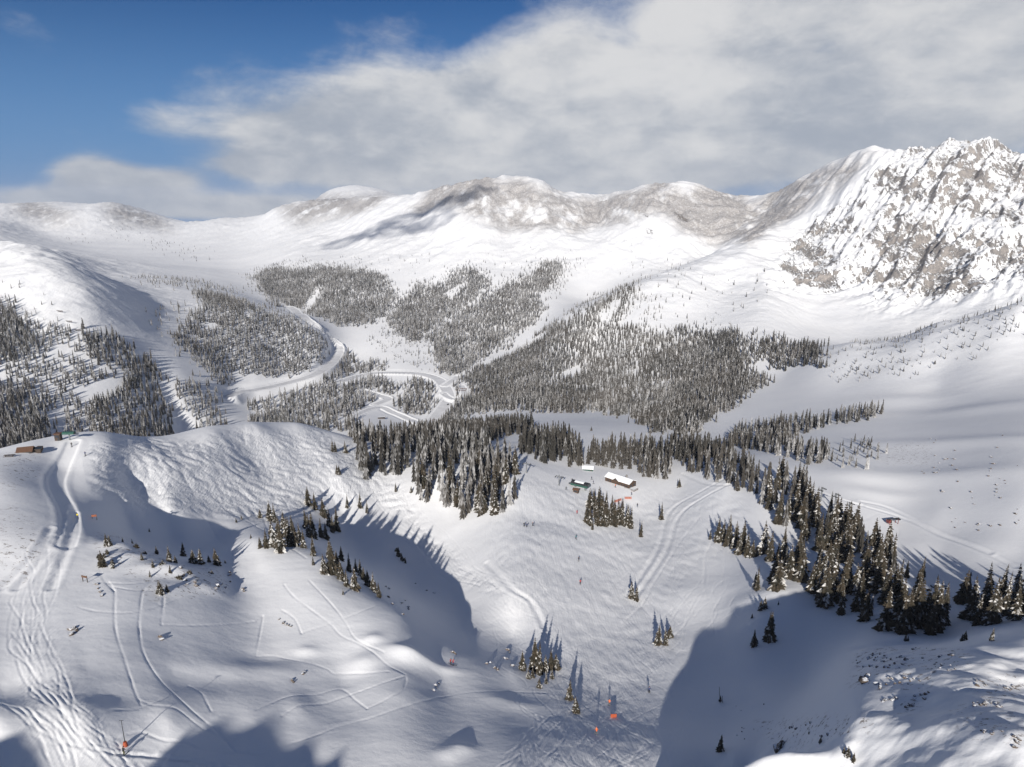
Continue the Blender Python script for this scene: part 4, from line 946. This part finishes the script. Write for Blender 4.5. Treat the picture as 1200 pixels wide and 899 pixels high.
t = thing('orange_barrier', 'bright orange square barrier panel standing in the middle of the run', 'barrier', 719, 841, R_(4))
MB().box((0, 0, .55), (1.5, .12, .95)).build('panel', M_ORANGE, t)
for x in (-.68, .68): MB().tube((x, .1, -.2), (x, .1, 1.15), .04, n=6).build('post', M_DARKT, t)
def net(px, py, label, w, rot):
    t = thing('safety_net', label, 'safety net', px, py, rot, 'orange nets on the run')
    q = MB()
    for z in np.linspace(.15, 1.3, 6): q.box((0, 0, z), (w, .05, .12))
    for x in np.linspace(-w / 2, w / 2, int(w / .45)): q.box((x, 0, .72), (.10, .045, 1.25))
    q.build('mesh', M_ORANGE, t)
    for x in np.linspace(-w / 2, w / 2, 4): MB().tube((x, .08, -.2), (x, .08, 1.5), .04, n=6).build('stake', M_YELLOW, t)
net(724, 588, 'orange safety net slanting behind the clump below the lift station', 5.0, R_(35)); net(736, 585, 'short orange safety net facing the run right of the slanting one', 3.6, 0)
t = thing('lift_pole', 'two thin leaning poles standing in the lit notch of the shadow', 'pole', 844, 824); MB().tube((0, 0, -.3), (-.5, .3, 4.6), .07, .05, 6).build('tall_pole', M_DARKT, t); MB().tube((.6, 0, -.3), (.5, .2, 2.0), .06, .05, 6).build('short_pole', M_DARKT, t)

# valley floor
t = thing('bus', 'long dark bus parked on the snowy lot far down in the valley', 'bus', 447, 491, R_(12), dz=.3)
MB().box((0, 0, 1.6), (10.5, 2.5, 2.4)).build('body', M_DARKT, t); MB().box((0, 0, 2.83), (10.3, 2.4, .1)).build('roof_snow', M_SNOWR, t); MB().box((0, -1.27, 2.1), (9, .08, .8)).build('window_band', M_GLASS, t)
for x in (-3.4, 3.4):
    for y in (-1.15, 1.15): MB().tube((x, y - .15, .5), (x, y + .15, .5), .5, n=12).build('wheel', M_BLACK, t)
def car(px, py, label, mat, rot):
    t = thing('car', label, 'car', px, py, rot, dz=.3, scale=1.1)
    MB().prism([(-.9, .35), (.9, .35), (.9, .95), (-.9, .95)], -2.2, 2.2).build('body', mat, t); MB().prism_y([(-1.4, .95), (1.5, .95), (1.0, 1.55), (-.8, 1.55)], -.8, .8).build('cabin', M_GLASS, t)
    for x in (-1.4, 1.4):
        for y in (-.85, .85): MB().tube((x, y - .1, .34), (x, y + .1, .34), .34, n=10).build('wheel', M_BLACK, t)
car(525, 474, 'tiny dark car driving on the valley road below the junction', M_BLACK, R_(70)); car(508, 493, 'tiny red car driving on the straight valley road stretch', M_RED, R_(60))
t = thing('timber_pen', 'low brown timber fence frame round a snowy yard beside the valley road', 'fence', 541, 458, R_(-10), dz=.1)
MB().box((0, -6, 1.4), (15, .4, .5)).box((0, 6, 1.4), (15, .4, .5)).box((-7.5, 0, 1.4), (.4, 12, .5)).box((7.5, 0, 1.4), (.4, 12, .5)).build('rail', M_WOODSIGN, t)
for x in (-7.5, 0, 7.5):
    for y in (-6, 6): MB().box((x, y, .8), (.5, .5, 2.2)).build('post', M_WOODSIGN, t)
# snow fences on the far left shoulder
for k_, (px, py, w) in enumerate(((70, 366, 9), (80, 378, 12), (90, 388, 12), (100, 394, 12))):
    t = thing('snow_fence', f"{('topmost','second','third','lowest')[k_]} dark slatted snow fence on the far shoulder above the forest", 'fence', px, py, R_(-10), 'snow fences on the far shoulder')
    q = MB()
    for z in (.6, 1.2, 1.8, 2.4): q.box((0, 0, z), (w, .1, .3))
    q.build('slats', M_DARKT, t)
    for x in np.linspace(-w / 2, w / 2, 4): MB().box((x, .12, 1.2), (.16, .16, 2.8)).build('post', M_DARKT, t)

# skiers: one continuous body grown from a skeleton, copied with other clothes
def skier_body(pose):
    J = {'hip': (0, 0, .92), 'belly': (0, .02, 1.08), 'chest': (0, -.05 - pose * .08, 1.32), 'neck': (0, -.08 - pose * .12, 1.50), 'head': (0, -.11 - pose * .14, 1.63), 'top': (0, -.10 - pose * .13, 1.74)}
    for sd, n in ((-1, 'l'), (1, 'r')):
        J.update({n + 'h': (sd * .10, 0, .88), n + 'k': (sd * .13, -.10 - pose * .08, .50), n + 'a': (sd * .13, .02, .12), n + 't': (sd * .13, -.15, .06),
                  n + 's': (sd * .19, -.05 - pose * .08, 1.42), n + 'e': (sd * .32, -.08 - pose * .05, 1.16), n + 'w': (sd * .30, -.30, 1.04), n + 'f': (sd * .29, -.37, 1.02)})
    rad = {'hip': .155, 'belly': .14, 'chest': .165, 'neck': .065, 'head': .105, 'top': .07}
    for n in 'lr': rad.update({n + 'h': .11, n + 'k': .078, n + 'a': .06, n + 't': .05, n + 's': .08, n + 'e': .058, n + 'w': .045, n + 'f': .042})
    E = [('hip', 'belly'), ('belly', 'chest'), ('chest', 'neck'), ('neck', 'head'), ('head', 'top')]
    for n in 'lr': E += [('hip', n + 'h'), (n + 'h', n + 'k'), (n + 'k', n + 'a'), (n + 'a', n + 't'), ('chest', n + 's'), (n + 's', n + 'e'), (n + 'e', n + 'w'), (n + 'w', n + 'f')]
    names = list(J); me = bpy.data.meshes.new('person_body'); me.from_pydata([J[n] for n in names], [(names.index(a), names.index(b)) for a, b in E], [])
    o = bpy.data.objects.new('person_body', me); COL.objects.link(o)
    sk = o.modifiers.new('skin', 'SKIN'); o.modifiers.new('sub', 'SUBSURF').levels = 1
    for i, n in enumerate(names): me.skin_vertices[0].data[i].radius = (rad[n], rad[n]); me.skin_vertices[0].data[i].use_root = (n == 'hip')
    dg = bpy.context.evaluated_depsgraph_get(); out = bpy.data.meshes.new_from_object(o.evaluated_get(dg)); out.name = 'person_body'
    bpy.data.objects.remove(o); bpy.data.meshes.remove(me)
    return out
M_SKIN = plain('skin', (.45, .27, .19), .6); CLOTH = {k_: plain(k_ + '_cloth', c, .75, scale=8) for k_, c in {'red': (.42, .03, .03), 'black': (.02, .02, .025), 'navy': (.03, .045, .12), 'orange': (.65, .13, .03), 'grey': (.13, .13, .14), 'teal': (.03, .16, .18), 'olive': (.09, .09, .04)}.items()}
BODIES = [skier_body(0.3), skier_body(1.0)]
def dress(me, jacket, trousers):
    me = me.copy(); me.materials.clear()
    for m in (CLOTH[trousers], CLOTH[jacket], M_SKIN, CLOTH['black']): me.materials.append(m)
    for p in me.polygons:
        c = p.center; p.material_index = 3 if c.z < .17 or (abs(c.x) > .2 and c.y < -.33) else 0 if c.z < .93 else 2 if c.z > 1.5 else 1
        p.use_smooth = True
    return me
SKI = MB().box((0, -.05, .02), (.10, 1.72, .025)).box((0, -.95, .06), (.09, .14, .02)).mesh('ski', CLOTH['black'])
POLE = MB().tube((0, 0, 0), (0, 0, 1.15), .012, n=5).tube((0, 0, .08), (0, 0, .10), .05, n=8).mesh('ski_pole', M_STEEL)
HELM = {}
def helmet(col):
    if col not in HELM:
        V = []; Fc = []; n = 10
        for k_ in range(6):
            a = k_ * math.pi / 10 ; 
            for q in range(n): V.append((.125 * math.cos(a) * math.cos(q * 6.283 / n), .14 * math.cos(a) * math.sin(q * 6.283 / n), .135 * math.sin(a)))
        Fc = [(k_ * n + q, k_ * n + (q + 1) % n, (k_ + 1) * n + (q + 1) % n, (k_ + 1) * n + q) for k_ in range(5) for q in range(n)]
        HELM[col] = mesh_np('helmet', np.array(V), Fc, [CLOTH[col]], smooth=True)
    return HELM[col]
for k_, (px, py, rot, pose, jk, tr, hm, lab) in enumerate([
    (145, 884, 160, 0, 'black', 'olive', 'black', 'person in dark jacket standing below the padded pole'), (528, 779, 60, 0, 'red', 'black', 'black', 'person in red jacket stopped beside the snow bump'), (531, 780, 80, 0, 'red', 'navy', 'red', 'second person in red beside the first at the snow bump'),
    (714, 827, 170, 1, 'orange', 'black', 'black', 'person in orange jacket skiing just above the orange barrier'), (699, 861, 185, 1, 'orange', 'grey', 'orange', 'person in orange skiing below the orange barrier'), (761, 812, 190, 1, 'navy', 'black', 'black', 'person in navy skiing beside the tip of the big shadow'),
    (614, 617, 150, 0, 'black', 'black', 'grey', 'person in black, first of the group on the upper run'), (617, 618, 170, 0, 'navy', 'black', 'black', 'person in navy within the group on the upper run'), (624, 616, 120, 0, 'grey', 'black', 'red', 'person in grey slightly apart from the group on the upper run'),
    (675, 632, 200, 1, 'teal', 'black', 'black', 'person in teal skiing alone below the lift station'), (678, 659, 170, 1, 'black', 'grey', 'black', 'person in black, upper of two skiing down the run'), (680, 686, 180, 1, 'red', 'black', 'black', 'person in dark red, lower of two skiing down the run'),
    (747, 594, 170, 1, 'black', 'navy', 'black', 'person in black skiing past the orange nets'), (676, 602, 150, 0, 'red', 'red', 'black', 'person in red suit below the lift hut'), (693, 562, 90, 0, 'black', 'black', 'navy', 'person in black walking between lodge and lift station'),
    (695, 567, 100, 0, 'navy', 'grey', 'black', 'person in navy walking just below the lodge path'), (670, 564, 40, 0, 'grey', 'black', 'black', 'person in grey waiting uphill of the lift station'), (721, 571, 20, 0, 'orange', 'black', 'black', 'person in orange standing before the lodge'),
    (84, 523, 200, 0, 'black', 'black', 'black', 'person in black standing on the hilltop by the cat track'), (100, 534, 190, 0, 'navy', 'black', 'black', 'person in navy setting off from the hilltop'), (663, 574, 70, 0, 'olive', 'black', 'black', 'person in olive beside the operator hut'), (740, 580, 140, 0, 'grey', 'navy', 'red', 'person in grey with red helmet above the short net')]):
    t = thing('person', lab, 'person', px, py, R_(rot), 'skiers on the slopes', dz=.03, scale=1.04)
    b_ = link('body', dress(BODIES[0 if pose == 0 else 1], jk, tr), t)
    p_ = .3 if pose == 0 else 1.0
    h_ = link('helmet', helmet(hm), t, (0, -.11 - p_ * .135, 1.655))
    for sx in (-1, 1):
        link('ski', SKI, t, (sx * .13, 0, 0)); q = link('ski_pole', POLE, t, (sx * .34, -.30, .0)); q.rotation_euler = (.12, sx * -.04, 0)

# ------------------------------------------------------------------ rocks and bushes
def rock_material():
    m, t, b = material('snow_capped_rock')
    o = t.new('ShaderNodeTexCoord').outputs['Object']; g = t.new('ShaderNodeNewGeometry').outputs['Normal']; sp_ = t.new('ShaderNodeSeparateXYZ'); t.set(sp_.inputs[0], g)
    nz = t.noise(o, 1.6, 5, .65)
    rc = t.mix(t.ramp(t.noise(o, 2.3, 5, .7), .3, .7), (.075, .058, .048), (.16, .125, .10))
    v = t.math('ADD', sp_.outputs[2], t.math('MULTIPLY', t.math('SUBTRACT', nz, .5), 1.0))
    t.set(b.inputs['Base Color'], t.mix(t.ramp(v, .72, .95), rc, (.84, .86, .89))); b.inputs['Roughness'].default_value = .9
    bp = t.new('ShaderNodeBump'); bp.inputs['Strength'].default_value = .6; bp.inputs['Distance'].default_value = .3; t.set(bp.inputs['Height'], nz); t.set(b.inputs['Normal'], bp.outputs[0])
    return m
M_ROCK = rock_material()
RK = []
for v in range(5):
    r = np.random.default_rng(700 + v); nu, nv_ = 12, 8; V = [];
    ax = r.uniform(.7, 1.3, 3); pl = r.normal(size=(9, 3)); pl /= np.linalg.norm(pl, axis=1)[:, None]; pd = r.uniform(.6, .95, 9)
    for i in range(nv_ + 1):
        th = math.pi * i / nv_
        for j in range(nu):
            d_ = np.array([math.sin(th) * math.cos(j * 6.2832 / nu), math.sin(th) * math.sin(j * 6.2832 / nu), math.cos(th)])
            q = pl @ d_; k_ = np.min(np.where(q > .05, pd / np.maximum(q, .05), 9)); V.append(d_ * min(k_, 1.15) * ax * np.array([1, 1, .75]) * r.uniform(.95, 1.05))
    Fc = [(i * nu + j, i * nu + (j + 1) % nu, (i + 1) * nu + (j + 1) % nu, (i + 1) * nu + j) for i in range(nv_) for j in range(nu)]
    RK.append(mesh_np('boulder', np.array(V), np.array(Fc)[:, ::-1], [M_ROCK]))
def rock(px, py, size, label, group):
    c = cast(px, py)
    if not c: return
    o = bpy.data.objects.new('boulder', random.choice(RK)); COL.objects.link(o)
    s_ = size * random.uniform(.8, 1.2); o.location = (c[0], c[1], c[2] + ZC + s_ * .12); o.rotation_euler = (random.uniform(-.3, .3), random.uniform(-.3, .3), random.uniform(0, 6.28)); o.scale = (s_ * random.uniform(.8, 1.5), s_ * random.uniform(.7, 1.1), s_ * random.uniform(.6, .95))
    tag(o, label, 'rock', group)
def rocks(spots, size, label, group):
    for px, py in spots: rock(px, py, size, label, group)
def strew(poly, n, size, label, group, seed):
    g = np.random.default_rng(seed); p = np.array(poly, float); x0, y0 = p.min(0); x1, y1 = p.max(0); k_ = 0
    cl = [(g.uniform(x0, x1), g.uniform(y0, y1)) for _ in range(max(3, n // 5))]
    for _ in range(4000):
        if k_ >= n: break
        c = cl[g.integers(len(cl))]; a = np.array([c[0] + g.normal(0, (x1 - x0) * .10)]); b = np.array([c[1] + g.normal(0, (y1 - y0) * .10)])
        if inpoly(a, b, poly)[0]: rock(a[0], b[0], size * g.uniform(.5, 1.4), label, group); k_ += 1
rocks([(189,749),(188,747)], .5, 'snow capped boulder alone on the left powder slope', 'boulder on the powder slope'); rocks([(83,738),(86,741),(88,736),(84,744),(90,739)], .5, 'brown boulder in the small heap beside the skied out strip', 'heap of brown boulders')
rocks([(117,694),(113,685),(115,690),(119,698)], .4, 'dark stone poking out below the brown trail board', 'stones below the trail board'); rocks([(217,682),(219,687),(230,689),(229,685),(254,689),(256,691),(258,686),(270,682),(269,671),(268,674),(264,690),(284,691),(286,693),(253,693),(215,678),(212,672)], .55, 'snow crusted rock on the face of the left ridge', 'rocks on the ridge face')
rocks([(332,730),(335,732),(338,733),(341,734),(327,726)], .4, 'dark rock in the short row where two ski lines meet', 'rocks where ski lines meet'); rocks([(355,790),(357,788),(342,798),(344,800)], .4, 'snow capped rock below the curved ski line', 'rocks below the curved line'); rocks([(511,806),(508,809),(510,803),(514,801)], .4, 'rock beside the long traverse line', 'rocks on the traverse')
rocks([(455,700),(470,707),(478,714),(460,708),(475,704),(500,692),(509,695),(487,684),(478,712),(472,720)], .5, 'small dark stone in the shaded gully', 'stones in the shaded gully'); rocks([(570,778),(574,776),(583,785),(580,783),(595,762),(597,765),(600,780),(530,764),(533,766),(593,772)], .55, 'stone poking through snow near the bank by the run', 'stones near the run bank')
rocks([(455,690),(452,688)], .5, 'stone at the tail of the snowy crest row', 'stones at the crest tail'); rocks([(1013,800),(1011,797),(1016,794)], .9, 'dark boulder with a snow cap in the big shadow', 'boulder in the shadow'); rocks([(914,876),(917,873),(911,878)], .9, 'brown boulder on the near snow rim', 'boulders on the near rim')
strew([(1000,770),(1060,757),(1128,764),(1135,785),(1090,805),(1030,812)], 62, .30, 'small dark rock strewn on the shaded crown of the knoll', 'rocks strewn on the knoll', 1); strew([(1030,818),(1088,815),(1082,835),(1034,833)], 18, .28, 'small rock on the shadow edge of the knoll', 'rocks at the shadow edge', 2)
strew([(1140,798),(1198,795),(1198,815),(1145,812)], 16, .27, 'small rock on the sunlit side of the knoll', 'rocks on the sunlit knoll', 3); strew([(1110,824),(1175,828),(1170,842),(1112,840)], 18, .27, 'small rock along the wind drift of the knoll', 'rocks along the drift', 4); strew([(880,850),(985,845),(1000,862),(960,872),(890,868)], 14, .27, 'little rock at the foot of the shaded bank', 'rocks at the bank foot', 5)
strew([(1130,850),(1195,855),(1195,880),(1135,885)], 12, .25, 'little rock on the near sunlit slope', 'rocks on the near slope', 6); strew([(1090,515),(1195,510),(1195,635),(1110,625),(1065,570)], 55, .5, 'boulder dotting the open basin beyond the belts', 'boulders in the basin', 7)
strew([(850,790),(895,760),(905,790),(890,850),(860,880)], 8, .25, 'little stone in the shaded gully of the knoll', 'stones in the knoll gully', 8)
def bush(px, py, size, label, group):
    c = cast(px, py); o = bpy.data.objects.new('bush', None); COL.objects.link(o); o.location = (c[0], c[1], c[2] + ZC - .1); o.rotation_euler = (0, 0, random.uniform(0, 6.28)); o.scale = (size * 1.1, size * 1.1, size)
    tag(o, label, 'bush', group); link('foliage', random.choice(SHR), o)
for k_, (px, py, sz) in enumerate(((118, 655, .9), (127, 650, .8), (131, 662, .7), (159, 644, .7), (170, 652, .6), (190, 668, .7), (210, 680, .7), (222, 676, .6), (247, 672, .6))):
    bush(px, py, sz, f'low snowy bush on the rocky ridge, {ordinal(k_)} from the left', 'bushes on the rocky ridge')
for k_, (px, py) in enumerate(((465, 646), (468, 652), (472, 657))): bush(px, py, .9, f"{('upper','middle','lower')[k_]} dark bush leaning in the shaded gully", 'bushes in the gully')

# ------------------------------------------------------------------ unseen clouds added outside the view, placed to shade the middle ridge
def drifting_cloud(line, size, away, seed):
    g = np.random.default_rng(seed); V = []; Fc = []; n_ = 0
    for px, py in line:
        c = cast(px, py, 1000); a = np.array(c) - np.array([math.sin(SUN_AZ) * math.cos(SUN_EL), math.cos(SUN_AZ) * math.cos(SUN_EL), -math.sin(SUN_EL)]) * away
        nu, nv_ = 30, 16; th, ph_ = np.meshgrid(np.linspace(0.02, math.pi - .02, nv_), np.linspace(0, 2 * math.pi, nu, endpoint=False), indexing='ij')
        x = np.sin(th) * np.cos(ph_); y = np.sin(th) * np.sin(ph_); z = np.cos(th)
        k_ = 1 + .45 * fbm(x * 1.6 + g.uniform(0, 99), y * 1.6 + z, 4, seed)
        V.append(np.stack([x * k_ * size * 1.25, y * k_ * size, z * k_ * size * .45], -1).reshape(-1, 3) + a + np.array([0, 0, ZC]))
        i_ = np.arange(nu * nv_).reshape(nv_, nu); Fc.append(np.stack([i_[:-1], i_[1:], np.roll(i_[1:], -1, 1), np.roll(i_[:-1], -1, 1)], -1).reshape(-1, 4) + n_); n_ += nu * nv_
    m, t, b = material('shade_cloud_vapour'); b.inputs['Base Color'].default_value = (.9, .9, .9, 1); b.inputs['Roughness'].default_value = 1
    tr = t.new('ShaderNodeBsdfTransparent'); mx = t.new('ShaderNodeMixShader'); lw_ = t.new('ShaderNodeLayerWeight'); lw_.inputs[0].default_value = .35
    o = t.new('ShaderNodeTexCoord').outputs['Object']
    al_ = t.math('MULTIPLY', t.ramp(lw_.outputs['Facing'], .05, .95, .42, 0), t.ramp(t.noise(o, .012, 4, .6), .35, .6, .25, 1))
    t.set(mx.inputs[0], al_); t.l.new(tr.outputs[0], mx.inputs[1]); t.l.new(b.outputs[0], mx.inputs[2])
    t.l.new(mx.outputs[0], [n for n in t.n if n.type == 'OUTPUT_MATERIAL'][0].inputs['Surface'])
    tag(link('shade_clouds', mesh_np('shade_clouds', np.concatenate(V), np.concatenate(Fc), [m], smooth=True)), kind='structure')
drifting_cloud([(405, 283), (440, 270), (470, 258), (500, 246), (525, 238), (548, 226), (505, 262), (465, 272)], 100, 2300, 5)
0 and drifting_cloud([(640, 285), (665, 278), (690, 270), (720, 262), (700, 285), (270, 300), (240, 302)], 70, 2000, 8)

# ------------------------------------------------------------------ the thin air between
def haze():
    lo = float(Z.min()) + ZC - 1.0; hi = float(max(Z.max(), 0)) + ZC + 25; mb = MB().box((0, 0, (lo + hi) / 2), (19400, 19400, hi - lo)); m = bpy.data.materials.new('thin_haze'); m.use_nodes = True; nt = m.node_tree; nt.nodes.clear()
    out = nt.nodes.new('ShaderNodeOutputMaterial'); v = nt.nodes.new('ShaderNodeVolumePrincipled'); nt.links.new(v.outputs[0], out.inputs['Volume'])
    v.inputs['Color'].default_value = (.80, .87, 1.0, 1); v.inputs['Density'].default_value = HAZE; v.inputs['Anisotropy'].default_value = .0
    tag(mb.build('haze', m), kind='stuff')
HAZE = 5e-5
haze()
# ------------------------------------------------------------------ sky
def world():
    w = bpy.data.worlds.new('World'); SC.world = w; w.use_nodes = True
    t = NT(w.node_tree); bg = w.node_tree.nodes['Background']
    st = t.new('ShaderNodeTexSky', sky_type='NISHITA', sun_disc=False, sun_elevation=SUN_EL, sun_rotation=SUN_AZ + math.pi)
    st.altitude = 3600; st.air_density = 1.0; st.dust_density = .3; st.ozone_density = 2.0
    d = t.new('ShaderNodeTexCoord').outputs['Generated']
    sp = t.new('ShaderNodeSeparateXYZ'); t.set(sp.inputs[0], d)
    az = t.math('ARCTAN2', sp.outputs[0], sp.outputs[1]); el = t.math('ARCSINE', sp.outputs[2])
    def blob(px, py, wx, wy, rot=0.0, k=1.0):
        a, tr, _ = ray(px, py); a = float(a); e = math.atan(float(tr))
        dx = t.math('SUBTRACT', az, a); dy = t.math('SUBTRACT', el, e)
        c, s_ = math.cos(rot), math.sin(rot)
        ux = t.math('DIVIDE', t.math('ADD', t.math('MULTIPLY', dx, c), t.math('MULTIPLY', dy, s_)), wx / F)
        uy = t.math('DIVIDE', t.math('SUBTRACT', t.math('MULTIPLY', dy, c), t.math('MULTIPLY', dx, s_)), wy / F)
        r2 = t.math('ADD', t.math('MULTIPLY', ux, ux), t.math('MULTIPLY', uy, uy))
        return t.math('MULTIPLY', t.math('POWER', 2.718, t.math('MULTIPLY', r2, -1.0)), k)
    def total(bl):
        o = bl[0]
        for q in bl[1:]: o = t.math('ADD', o, q)
        return o
    cov = total([blob(720, 95, 330, 95, .28, 1.0), blob(1080, 120, 360, 80, .12, 1.0), blob(420, 140, 180, 40, .1, .62), blob(640, 175, 260, 40, 0, .6), blob(1150, 10, 300, 60, .1, .55),
                 blob(110, 205, 38, 17, 0, 1.0), blob(205, 243, 180, 13, 0, .95), blob(160, 214, 34, 12, 0, .5), blob(205, 212, 26, 12, 0, .5), blob(300, 195, 45, 14, 0, .62), blob(390, 200, 60, 16, 0, .35), blob(30, 228, 60, 10, 0, .55),
                 blob(35, 30, 50, 22, -.3, .34), blob(260, 75, 60, 30, .5, .3), blob(85, 150, 30, 26, 0, .25), blob(175, 140, 30, 20, 0, .22), blob(420, 50, 120, 50, .5, .25),
                 blob(740, 60, 34, 60, .4, -.45), blob(1030, 38, 120, 22, .15, -.5), blob(540, 30, 60, 20, .5, -.25), blob(960, 62, 50, 20, .2, -.3), blob(1040, 168, 80, 22, 0, .9)])
    nv = t.new('ShaderNodeCombineXYZ'); t.set(nv.inputs[0], az); t.set(nv.inputs[1], t.math('MULTIPLY', el, 1.7)); t.set(nv.inputs[2], .3)
    n1 = t.noise(t.mapping(nv.outputs[0], (0, 0, .3), (.8, 1.25, 1)), 6.0, 10, .58, .28)
    n3 = t.noise(nv.outputs[0], 17, 9, .62, .3)
    n2 = t.noise(nv.outputs[0], 2.1, 4, .5, .2)
    overcast_behind = t.math('MULTIPLY', t.ramp(t.math('ABSOLUTE', az), .75, 1.3), .35)
    dens = t.math('ADD', t.math('ADD', cov, overcast_behind), t.math('MULTIPLY', t.math('ADD', t.math('SUBTRACT', n1, .5), t.math('MULTIPLY', t.math('SUBTRACT', n3, .5), .35)), .95))
    a = t.ramp(dens, .26, .84)
    puffs = total([blob(112, 204, 34, 17, 0, 1.0), blob(90, 214, 22, 10, 0, .7), blob(150, 214, 30, 13, 0, .8), blob(203, 214, 22, 10, 0, .8), blob(300, 197, 34, 12, 0, .75), blob(392, 203, 40, 13, 0, .5), blob(250, 232, 60, 8, 0, .6), blob(40, 226, 60, 9, 0, .7)])
    ap = t.math('MULTIPLY', t.ramp(t.math('ADD', puffs, t.math('MULTIPLY', t.math('SUBTRACT', n3, .5), 1.5)), .38, .78), .9)
    a = t.math('MAXIMUM', a, ap)
    lit = t.ramp(t.math('ADD', t.math('ADD', t.math('MULTIPLY', n2, .50), t.math('MULTIPLY', n3, .25)), t.math('MULTIPLY', n1, .45)), .46, .72)
    ccol = t.mix(lit, CLOUD_DARK, CLOUD_LIT)
    hs = t.new('ShaderNodeHueSaturation'); hs.inputs['Saturation'].default_value = SKY_SAT; hs.inputs['Value'].default_value = SKY_VAL; tint = t.new('ShaderNodeMix', data_type='RGBA', blend_type='MULTIPLY'); tint.inputs[0].default_value = 1; t.set(tint.inputs[6], st.outputs[0]); tint.inputs[7].default_value = (.82, .92, 1.12, 1)
    t.set(hs.inputs['Color'], t.mix(t.ramp(el, .0, .30, 1, 0), tint.outputs[2], (3.9, 6.5, 10.8)))
    t.set(bg.inputs['Color'], t.mix(t.math('MULTIPLY', a, .93), hs.outputs[0], ccol)); bg.inputs['Strength'].default_value = SKY_STR
SKY_STR, SKY_SAT, SKY_VAL = .068, 1.22, .57
EXPO = .31
CLOUD_DARK, CLOUD_LIT = (4.7, 5.1, 5.8), (8.9, 8.85, 8.8)
world()
sun = bpy.data.lights.new('sun', 'SUN'); sun.energy = 4.8; sun.angle = math.radians(.55); sun.color = (1.0, .945, .87)
so = bpy.data.objects.new('sun', sun); COL.objects.link(so)
Ld = Vector((math.sin(SUN_AZ) * math.cos(SUN_EL), math.cos(SUN_AZ) * math.cos(SUN_EL), -math.sin(SUN_EL)))
so.rotation_euler = Ld.to_track_quat('-Z', 'Y').to_euler(); so.location = (0, -200, ZC + 300)

cam = bpy.data.cameras.new('camera'); cam.sensor_width = 36; cam.lens = 36 * F / 1200; cam.clip_start = 1; cam.clip_end = 60000
co = bpy.data.objects.new('camera', cam); COL.objects.link(co); co.location = (0, 0, ZC); co.rotation_euler = (math.pi / 2 - TH, 0, 0)
SC.camera = co
SC.view_settings.view_transform = 'Standard'; SC.view_settings.look = 'None'; SC.view_settings.exposure = EXPO if 'EXPO' in globals() else 0.0; SC.view_settings.gamma = 1
SC.render.engine = 'CYCLES'; SC.cycles.use_denoising = True
SC.cycles.max_bounces = 5; SC.cycles.diffuse_bounces = 3; SC.cycles.caustics_reflective = False; SC.cycles.caustics_refractive = False
